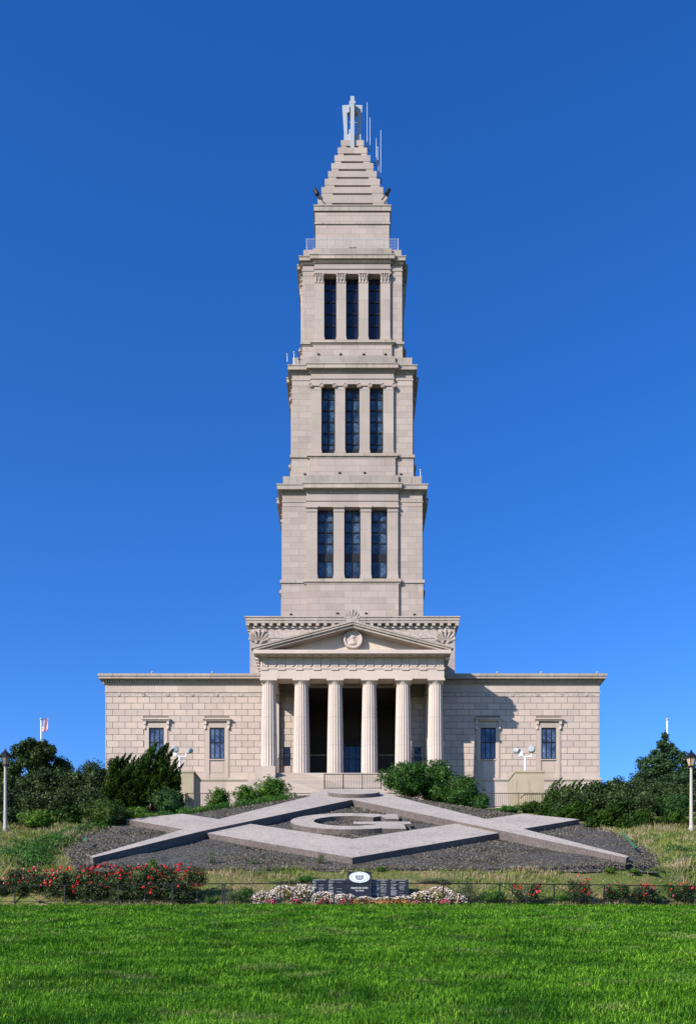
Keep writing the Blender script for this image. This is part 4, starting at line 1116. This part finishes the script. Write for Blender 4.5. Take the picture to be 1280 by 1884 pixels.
for px, yt, w, lab in ((1042, 1452, 30, 'dark bush in the shade directly right of the concrete pillar'), (1078, 1456, 36, 'dark bush above the right end of the emblem square'), (1128, 1458, 36, 'lower dark bush in the middle of the right hedge'), (1180, 1462, 36, 'lower dark bush in front of the right conifer')):
    bush(px, yt, 49.5, w, lab, grp=G1, n=4800, size=.13)
# right hedge
for px, yt, w, lab in ((1095, 1440, 36, 'dark holly bush at the end of the right wing'), (1140, 1432, 34, 'tall dark holly bush left of the right conifer, with sky above'), (1188, 1436, 36, 'dark holly bush in front of the right conifer'), (1235, 1440, 36, 'dark holly bush left of the right lamp post'), (1285, 1434, 34, 'dark holly bush at the right edge behind the lamp')):
    bush(px, yt, 56, w, lab, grp=G1, n=5200, size=.15)
bush(1232, 1462, 50, 44, 'mid green bush with lighter leaves near the right lamp', mat=leafmat('bush_mid2', (.01, .035, .008, 1), (.03, .08, .018, 1), (.10, .18, .05, 1), .12, .4), n=6500, size=.12)

def plume(base, tip, r, n, size):
    """flame shaped juniper branch"""
    base = np.array(base); tip = np.array(tip); u = RNG.uniform(0, 1, n) ** .8
    side_ = np.array([.25, 0, 0]) * np.linalg.norm(tip - base)
    P = base + (tip - base) * u[:, None] + side_ * (u * (1 - u))[:, None] * -1.2
    ax = (tip - base) / np.linalg.norm(tip - base)
    rad = r * np.sin(np.pi * np.clip(u * .93 + .1, 0, 1)) ** .8 * (1 - .35 * u)
    dv = RNG.normal(size=(n, 3)); dv -= (dv @ ax)[:, None] * ax; dv /= np.linalg.norm(dv, axis=1)[:, None]
    lump = 1 + .35 * np.sin(u * 26 + base[0] * 5 + dv[:, 0] * 2)
    P = P + dv * (rad * RNG.uniform(.5, 1, n) * lump)[:, None]
    tn = ax * .9 + dv * .6 + RNG.normal(0, .25, (n, 3)); tn /= np.linalg.norm(tn, axis=1)[:, None]
    nr = dv + RNG.normal(0, .4, (n, 3)); bn = np.cross(nr, tn); bn /= np.linalg.norm(bn, axis=1)[:, None]
    s = size * RNG.uniform(.6, 1.3, n)[:, None]
    return np.stack([P - tn * s * .5, P + bn * s * .2, P + tn * s * .6, P - bn * s * .2], 1).reshape(-1, 3)
def juniper(px0, px1, ytop, d, lab, nplume, tipfn, n=420, r=.34, size=.13, name='juniper', grp=None, lean=.6):
    x0, x1 = PX(px0, d), PX(px1, d); xm = (x0 + x1) / 2; zg = Hs(xm, d)
    t = thing(name, (xm, d, zg), lab, 'juniper', grp); Vs = []; b = MB()
    for i in range(nplume):
        u = RNG.uniform(0, 1); f = RNG.uniform(.2, .86) ; tx = x0 + (x1 - x0) * u; zt_ = zg + (PZ(tipfn(u), d) - zg) * f
        L = RNG.uniform(.9, 1.8) * (.6 + .6 * f) ; dy = RNG.uniform(-1, 1) * (x1 - x0) * .28 * (1.15 - f)
        tip = (tx, d + dy - .3, zt_); bs_ = (tx - lean * L * RNG.uniform(.3, .7), d + dy * .8 + RNG.uniform(-.1, .2), max(zt_ - L, zg))
        Vs.append(plume(bs_, tip, r * RNG.uniform(.75, 1.2) * (.75 + .4 * (1 - f)), n, size))
        if i % 4 == 0: b.tube((xm + (tx - xm) * .2, d, zg - .1), (bs_[0], bs_[1], bs_[2] + .1), .06, 6, .025)
    # tips reaching the outline
    no = int(nplume * .16) + 4
    for i in range(no):
        u = (i + RNG.uniform(.2, .8)) / no; tx = x0 + (x1 - x0) * u; zt_ = PZ(tipfn(u), d) + RNG.uniform(-.3, .2); L = RNG.uniform(1.3, 2.1)
        Vs.append(plume((tx - lean * L * .6, d + RNG.uniform(-.4, .4), zt_ - L), (tx, d + RNG.uniform(-.5, .5), zt_), r * .72, int(n * .8), size))
    V = np.concatenate(Vs)
    C = [(xm, d + .1, zg + (PZ(ytop, d) - zg) * .38)]; Rr = [((x1 - x0) * .36, (x1 - x0) * .22, (PZ(ytop, d) - zg) * .34)]
    leafobj('foliage', V, MLJUN, t, C, Rr, .38); b.build('stems', M['wood'], t); return t
prof = lambda u: np.interp(u, [0, .12, .3, .45, .55, .62, .72, .8, .9, 1], [1440, 1388, 1385, 1395, 1372, 1368, 1372, 1368, 1388, 1408])
juniper(205, 338, 1368, 54, 'tall pointed juniper with upswept flame like branches before the left wing', 150, prof, n=620, r=.36, size=.14)
juniper(1012, 1074, 1428, 55, 'feathery juniper beside the right concrete pillar', 26, lambda u: np.interp(u, [0, .4, .75, 1], [1448, 1428, 1440, 1428]), n=420, lean=1.0)
for a, c, yt, lab, jd in ((1008, 1060, 1470, 'low spreading juniper right below the concrete pillar', 50), (1035, 1110, 1470, 'spreading juniper above the right end of the emblem', 47.5), (1100, 1170, 1478, 'spreading juniper in the middle of the right hedge foot', 44.6), (1155, 1225, 1486, 'spreading juniper at the right hedge foot near weeds', 44.2), (1215, 1290, 1486, 'spreading juniper at the right edge of the hedge foot', 45)):
    juniper(a, c, yt, jd, lab, 34, lambda u, yt=yt: yt + 8 * math.sin(u * 9) + 14 * (2 * u - 1) ** 2, n=380, r=.3, size=.12, grp='spreading junipers', lean=.9)

def tree(px, ytop, d, hwpx, lab, conifer, mat, ybot=None, n=16000, size=.2, name='tree'):
    x = PX(px, d); hw = hwpx * d / F; zg = Hs(x, d); z1 = PZ(ytop, d)
    t = thing(name, (x, d, zg), lab, 'tree'); Hh = z1 - zg
    C = []; Rr = []; b = MB(); b.lathe([(.26, -.3), (.2, Hh * .3), (.12, Hh * .7), (.04, Hh * .95)], (x, d, zg), 10)
    if conifer:
        lv = 11
        for i in range(lv):
            f = i / (lv - 1); zc_ = zg + Hh * (.18 + .80 * f); rr = hw * (1 - f) ** .58 + .12
            m = max(3, int(9 * (1 - f) + 2))
            for k in range(m):
                a = 2 * math.pi * (k + RNG.uniform(-.3, .3)) / m; q = RNG.uniform(.55, .95) * rr
                C.append((x + math.cos(a) * q, d + math.sin(a) * q, zc_ + RNG.uniform(-.15, .3))); Rr.append((max(.28, rr * .36), max(.28, rr * .36), Hh * .05 + .12))
                b.tube((x, d, zc_ - .3), C[-1], .05, 5, .015)
            C.append((x, d, zc_)); Rr.append((rr * .55, rr * .55, Hh * .07))
    else:
        for i in range(95):
            a = i * 2.4 + RNG.uniform(-.3, .3); f = (i + .5) / 95; rr = hw * math.sqrt(max(.02, 1 - ((f - .15) / .90) ** 2)) * [.35, .85, .65, .95][i % 4]
            C.append((x + math.cos(a) * rr, d + math.sin(a) * rr, zg + Hh * (.15 + .80 * f))); r_ = hw * RNG.uniform(.13, .24); Rr.append((r_, r_, r_ * .85))
            if i % 3 == 0: b.tube((x, d, zg + Hh * .3), C[-1], .07, 5, .02)
    V = leaf_arrays(C, Rr, n, size, 1.8, .35)
    leafobj('crown', V, mat, t, C, Rr, .5); b.build('trunk', M['wood'], t)
tree(70, 1362, 72, 60, 'dense dark rounded tree behind the left hedge under the flagpole', False, MLTREE, n=24000)
tree(-4, 1400, 74, 34, 'dark tree cut by the left edge behind the lamp', False, MLTREE, n=9000)
tree(1222, 1357, 70, 66, 'dark conifer behind the right hedge under the bare flagpole', True, MLCON, n=19000, name='conifer_tree')
tree(1296, 1395, 72, 34, 'dark conifer cut by the right edge behind the lamp', True, MLCON, n=9000, name='conifer_tree')
tree(100, 1405, 78, 36, 'lower spreading tree right of the dense left tree', False, MLTREE, n=9000)

# clipped juniper mat along the gravel edge
C = []; Rr = []
for t in np.arange(-.2, 26, .25):
    w = float(edge_w(t)); wd = .55 + .4 * np.clip((12 - t) / 10, 0, 1)
    for k in range(2):
        xx = -w - RNG.uniform(0, wd * 1.4); yy = 34 + CT * (t + RNG.uniform(-.2, .2)); C.append((xx, yy, Hs(xx, yy) + .12)); Rr.append((wd * .6, .38, RNG.uniform(.2, .36)))
V = leaf_arrays(C, Rr, 26000, .10, 2.4, .5, elong=np.array([.3, 0, .6]))
o = arr_mesh('juniper_mat', V, quads(V), MLCOV); tag(o, 'clipped green ground cover strip along the left gravel edge', 'ground cover', kind='stuff')
# ivy and ground cover at far left and right of the bank
C = []; Rr = []
for i in range(170):
    s = 1 if RNG.uniform() < .42 else -1; xx = s * RNG.uniform(12.2, 19); yy = RNG.uniform(33.2, 36.5) + abs(xx) * .12
    if RNG.uniform() > .75: yy += RNG.uniform(0, 5)
    if abs(xx) < float(edge_w((yy - 34) / CT)) + .3: continue
    C.append((xx, yy, Hs(xx, yy) + .05)); Rr.append((.4, .4, RNG.uniform(.08, .25)))
V = leaf_arrays(C, Rr, 26000, .075, 1.3, .4, flat=1.0)
o = arr_mesh('ivy', V, quads(V), leafmat('ivy_leaves', (.03, .07, .02, 1), (.07, .15, .03, 1), (.16, .27, .08, 1), .2, .4, 1.5)); tag(o, 'low leafy ivy covering both ends of the bank', 'ground cover', kind='stuff')

# roses
red = plain('red_petals', (.72, .015, .022, 1), .55, 0, .25, 30); pink = plain('pink_petals', (.75, .12, .20, 1), .55, 0, .2, 30)
def roses(px, ytop, d, hwpx, nfl, lab, nleaf=11000, pinks=.1, loose=False):
    x = PX(px, d); hw = hwpx * d / F; z0 = Hs(x, d); z1 = PZ(ytop, d); hz = z1 - z0
    t = thing('rose_bush', (x, d, z0), lab, 'rose bush', 'red rose bushes behind the fence')
    hw *= 1.0 if loose else 1.3
    C = [(x, d, z0 + hz * .42)]; Rr = [(hw * .8, .45, hz * .45)]
    for i in range(20):
        C.append((x + RNG.uniform(-.85, .85) * hw, d + RNG.uniform(-.3, .3), z0 + hz * RNG.uniform(.15, .80))); Rr.append((hw * RNG.uniform(.18, .32), .25, hz * RNG.uniform(.14, .24)))
    V = leaf_arrays(C, Rr, nleaf, .055, 1.5, .25 if loose else .45)
    if loose: arr_mesh('foliage', V, quads(V), MLROSE, t)
    else: leafobj('foliage', V, MLROSE, t, C, Rr, .42)
    P = []; mi = []
    b = MB()
    for i in range(nfl):
        a = RNG.uniform(-1, 1); v = RNG.uniform(0, 1) ** .45
        c = np.array([x + a * hw * (1 - .25 * v), d - .42 + .3 * v + RNG.uniform(-.05, .1), z0 + hz * (.15 + .88 * v * (1 - .25 * a * a))])
        r = RNG.uniform(.024, .050)
        nq = 9; Cq = np.array([c]); P.append(leaf_arrays(Cq, np.array([[r, r, r * .8]]), nq, r * 1.7, 1.1, .2)); mi += [1 if RNG.uniform() < pinks else 0] * nq
        if v > .8: b.tube((c[0], c[1] + .05, c[2] - .2), tuple(c), .005, 4)
    V = np.concatenate(P); arr_mesh('blossoms', V, quads(V), [red, pink], t, mi=np.array(mi))
    b.tube((x, d, z0 - .05), (x, d, z0 + hz * .4), .03, 6); b.build('stems', M['wood'], t)
def dd(px, off=.9): return fy(px2fence(px)) + off * .62
for px, yt, w, nf, pk, lab in ((8, 1616, 30, 20, .9, 'loose pink flowering rose bush at the far left edge'), (60, 1596, 48, 40, .5, 'rose bush with pink blooms near the left end of the row'), (128, 1594, 44, 54, .05, 'third rose bush from the left, dense red blooms along its top'),
                         (193, 1591, 44, 60, 0, 'rose bush in the middle of the left row, full of red blooms'), (258, 1593, 44, 56, 0, 'rose bush with red blooms right of the middle of the left row'), (322, 1590, 48, 62, .02, 'last and tallest red rose bush at the right end of the left row')):
    roses(px, yt, dd(px), w, nf, lab, pinks=pk)
for px, yt, w, nf, lab in ((968, 1622, 32, 12, 'first small red rose bush right of the pale flower bed'), (1066, 1612, 24, 10, 'upright sparse rose bush, second in the right row'), (1130, 1626, 26, 9, 'third rose bush of the right row, low and sparse'), (1188, 1628, 30, 14, 'fourth rose bush of the right row with pink red blooms'), (1250, 1622, 34, 16, 'rose bush at the right end of the row near the picture edge')):
    roses(px, yt, dd(px, .7), w, nf, lab, nleaf=2600, pinks=.15, loose=True)

# begonias
wht = plain('white_petals', (.86, .68, .60, 1), .6, 0, .15, 40); brz = leafmat('bronze_leaves', (.06, .03, .012, 1), (.16, .09, .03, 1), (.20, .20, .06, 1), .15, .5, 6)
pk2 = plain('magenta_petals', (.80, .07, .20, 1), .6, 0, .2, 40); pk3 = plain('coral_petals', (.75, .25, .22, 1), .6, 0, .2, 40)
def mound(px, ytop, hwpx, d, lab, name, cat, petal, leafm, nfl, nlf, fr=.028, grp=None, frac=.1):
    x = PX(px, d); hw = hwpx * d / F; z0 = Hs(x, d); z1 = PZ(ytop, d); hz = max(.1, z1 - z0)
    t = thing(name, (x, d, z0), lab, cat, grp)
    C = [(x, d, z0 + hz * .35)]; Rr = [(hw * .95, .32, hz * .62)]
    V = leaf_arrays(C, Rr, nlf, .06, 1.4, .5); leafobj('foliage', V, leafm, t, C, Rr, .8)
    dv = RNG.normal(size=(nfl, 3)); dv[:, 1] = -np.abs(dv[:, 1]) * .8; dv[:, 2] = dv[:, 2] + .35; dv /= np.linalg.norm(dv, axis=1)[:, None]
    P = np.array(C[0]) + dv * np.array(Rr[0]) * RNG.uniform(.85, 1.12, nfl)[:, None]; P[:, 2] = np.maximum(P[:, 2], z0 + .03)
    V = leaf_arrays(P, np.full((nfl, 3), fr * .7), nfl * 5, fr * 1.5, 1.2, .2); arr_mesh('blossoms', V, quads(V), petal, t)
GB = 'white begonia clumps in the flower bed'
for px, yt, w, d, lab in ((488, 1640, 26, 30.9, 'leftmost white begonia clump of the flower bed'), (522, 1630, 28, 31.2, 'white begonia clump second from the left'), (556, 1626, 26, 31.3, 'tall white begonia clump left of the plaques'), (596, 1641, 24, 30.9, 'white begonia clump before the leftmost plaque'),
                       (634, 1645, 24, 30.8, 'low white begonia clump before the stone left of the crest'), (672, 1650, 22, 30.9, 'low white begonia clump before the crest stone'), (708, 1651, 20, 31.0, 'sparse white begonia clump before the plaque right of the crest'), (742, 1649, 22, 31.0, 'sparse white begonia clump before the rightmost plaque'), (776, 1640, 24, 31.0, 'white begonia clump just right of the plaques'), (806, 1632, 28, 31.0, 'tallest white begonia clump at the right of the bed'), (838, 1645, 22, 30.8, 'last white begonia clump at the right end of the bed')):
    mound(px, yt, w, d, lab, 'begonia_clump', 'flowers', wht, brz, 250 if w > 22 else 170, 900, .03, GB)
for px, w, mt, lab in ((498, 9, pk2, 'pink flower tuft near the left end of the bed'), (546, 10, pk2, 'pink flower tuft below the tall left begonias'), (595, 14, pk2, 'large magenta flower tuft before the leftmost plaque'), (637, 13, pk2, 'magenta flower tuft left of the crest stone'), (766, 9, pk3, 'coral flower tuft right of the plaques'), (818, 9, pk2, 'magenta flower tuft at the right end of the bed')):
    mound(px, 1655, w, 30.45, lab, 'pink_flower_tuft', 'flowers', mt, MLCOV, 60, 220, .028, 'pink flower tufts in the bed')
# orange bedding strip
x0, x1 = PX(655, 30.6), PX(775, 30.6); n_ = 9000
C = [(x, 30.75 + RNG.uniform(-.3, .2), Hs(x, 30.7) + .05) for x in np.linspace(x0, x1, 24)]; Rr = [(.14, .3, .16)] * 24
V = leaf_arrays(C, Rr, n_, .045, 1.3, .3)
o = arr_mesh('bedding_strip', V, quads(V), leafmat('orange_bedding', (.30, .13, .04, 1), (.48, .23, .08, 1), (.62, .36, .18, 1), .1, .6, 5)); tag(o, 'low orange brown bedding strip at the foot of the plaques', 'bedding', kind='stuff')
# grey-green perennials behind the fence
for px, yt, w, mt, lab in ((425, 1642, 30, MLLAV, 'grey green perennial clump left of the white begonias'), (395, 1652, 18, MLCOV, 'small bright green plant beside the left roses'), (455, 1634, 26, MLCOV, 'leafy green perennial touching the leftmost begonias'), (528, 1621, 34, MLLAV, 'grey green perennial behind the tall left begonias'), (566, 1612, 22, MLCOV, 'bright green perennial behind the leftmost plaque'),
                       (800, 1616, 34, MLLAV, 'lavender grey perennial behind the right begonias'), (855, 1622, 30, MLLAV, 'grey green perennial right of the white begonias'), (905, 1640, 34, MLCOV, 'low green plants between begonias and right roses'), (1030, 1648, 26, MLCOV, 'low green plant between first and second right roses'), (1225, 1650, 24, MLCOV, 'low green plant among the right roses')):
    bush(px, yt, 32.4 if 500 < px < 810 else dd(px, 1.15), w, lab, cat='perennial', name='perennial', mat=mt, core=False, n=3000, size=.055, nc=7, depth=.3, aspect=3.0, elong=np.array([0, 0, 1.2]))
for px, y, lab in ((980, 1606, 'small leafy plant under the right end of the gravel'), (1030, 1612, 'small pale green plant left of the sparse rose'), (1120, 1596, 'small leafy plant below the right compass tip'), (1165, 1600, 'small leafy plant at the gravel corner on the right'), (700, 1596, 'tall thin weed below the emblem corner'), (280, 1580, 'thin weed before the left compass leg')):
    x = PX(px, 33.2); bush(px, y, 33.2, 12, lab, cat='plant', name='weed_plant', mat=MLBRIGHT, core=False, n=500, size=.07, nc=4, depth=.2, aspect=2.6, elong=np.array([0, 0, 1.0]))
for px, y, lab in ((590, 1572, 'little weed at the left of the square corner on the gravel'), (470, 1582, 'little weed at the gravel edge left of centre'), (860, 1590, 'little weed at the gravel edge right of centre'), (905, 1588, 'second little weed at the gravel edge right of centre'), (390, 1566, 'little weed on the gravel below the left compass leg')):
    d = 34.2; x = PX(px, d); bush(px, y, d, 9, lab, cat='plant', name='weed_plant', mat=MLLAV, core=False, n=260, size=.07, nc=4, depth=.2, aspect=3.0, elong=np.array([0, 0, 1.0]))
# tall dry grass tufts on both flanks
def tuft_sampler(n):
    s = np.where(RNG.uniform(0, 1, n) < .5, -1, 1); x = s * RNG.uniform(11.8, 20, n); y = RNG.uniform(34.5, 43, n)
    k = (np.abs(x) > edge_w((y - 34) / CT) + .5) & (RNG.uniform(0, 1, n) < np.clip(vnoise(x, y, 1.0, 21) * 1.6 - .3, 0, 1)); return x[k], y[k]
blades(45000, tuft_sampler, lambda x, y, n: RNG.uniform(.10, .36, n), bladesmat('tall_dry_grass', (.10, .18, .03, 1), (.22, .29, .06, 1), (.44, .40, .19, 1), (.10, .17, .03, 1), (.5, .62), .8), 'tall_grass', 'tall seeding grass on both flanks of the gravel', 'grass', wid=.004, lean=.3)
# green edging mat scraps at the gravel border
for (pts, lab) in ((((1143, 1534), (1153, 1540), (1162, 1552), (1172, 1560), (1168, 1561), (1159, 1553), (1151, 1542), (1142, 1536)), 'green plastic edging strip at the right gravel border'), (((153, 1545), (160, 1541), (158, 1549)), 'small green plastic scrap at the left gravel border')):
    b = MB(); vs = []
    for px, py in pts:
        # intersect with slope plane
        k = (HY - py) / F; d = (4.80 - K * 34) / (k - K) ; vs.append((PX(px, d), d, k * d + .03))
    n_ = len(vs); lo = [(x, y, z - .025) for x, y, z in vs]
    b.add(vs + lo, [tuple(range(n_))] + [(i, (i + 1) % n_, n_ + (i + 1) % n_, n_ + i) for i in range(n_)])
    o = b.build('edging_strip', plain('green_plastic', (.03, .15, .07, 1), .8), loc=vs[0]); tag(o, lab, 'edging strip')

# ------------------------------------------------------------ camera, light, sky
cam = bpy.data.cameras.new('camera'); co = bpy.data.objects.new('camera', cam); COL.objects.link(co)
co.location = (0, 0, 0); co.rotation_euler = (R(90), 0, 0)
cam.sensor_width = 36; cam.sensor_fit = 'AUTO'; cam.lens = 36 * F / 1884
cam.shift_x = -8 / 1884; cam.shift_y = 858 / 1884; cam.clip_start = .1; cam.clip_end = 4000
scene.camera = co
sd = Vector((1.18, 1, -.845)).normalized()
sun = bpy.data.lights.new('sun', 'SUN'); so = bpy.data.objects.new('sun', sun); COL.objects.link(so)
sun.energy = 5.0; sun.angle = R(.5); sun.color = (1, .94, .84)
so.rotation_euler = sd.to_track_quat('-Z', 'Y').to_euler(); so.location = (-30, -20, 40)
w = bpy.data.worlds.new('World'); scene.world = w; w.use_nodes = True; nt = w.node_tree
bg = nt.nodes['Background']; sky = nt.nodes.new('ShaderNodeTexSky'); sky.sky_type = 'NISHITA'; sky.sun_disc = False
sky.sun_elevation = math.asin(-sd.z); sky.sun_rotation = math.atan2(-sd.x, -sd.y)
sky.altitude = 300; sky.air_density = 1.0; sky.dust_density = .15; sky.ozone_density = 5.5
hs = nt.nodes.new('ShaderNodeHueSaturation'); hs.inputs['Saturation'].default_value = 1.235; hs.inputs['Hue'].default_value = .513; nt.links.new(sky.outputs[0], hs.inputs['Color']); nt.links.new(hs.outputs[0], bg.inputs[0]); bg.inputs[1].default_value = .15
vs = scene.view_settings; vs.view_transform = 'Standard'; vs.look = 'None'; vs.exposure = .55; vs.gamma = 1
scene.cycles.max_bounces = 6; scene.cycles.diffuse_bounces = 1; scene.cycles.glossy_bounces = 2; scene.cycles.transmission_bounces = 2
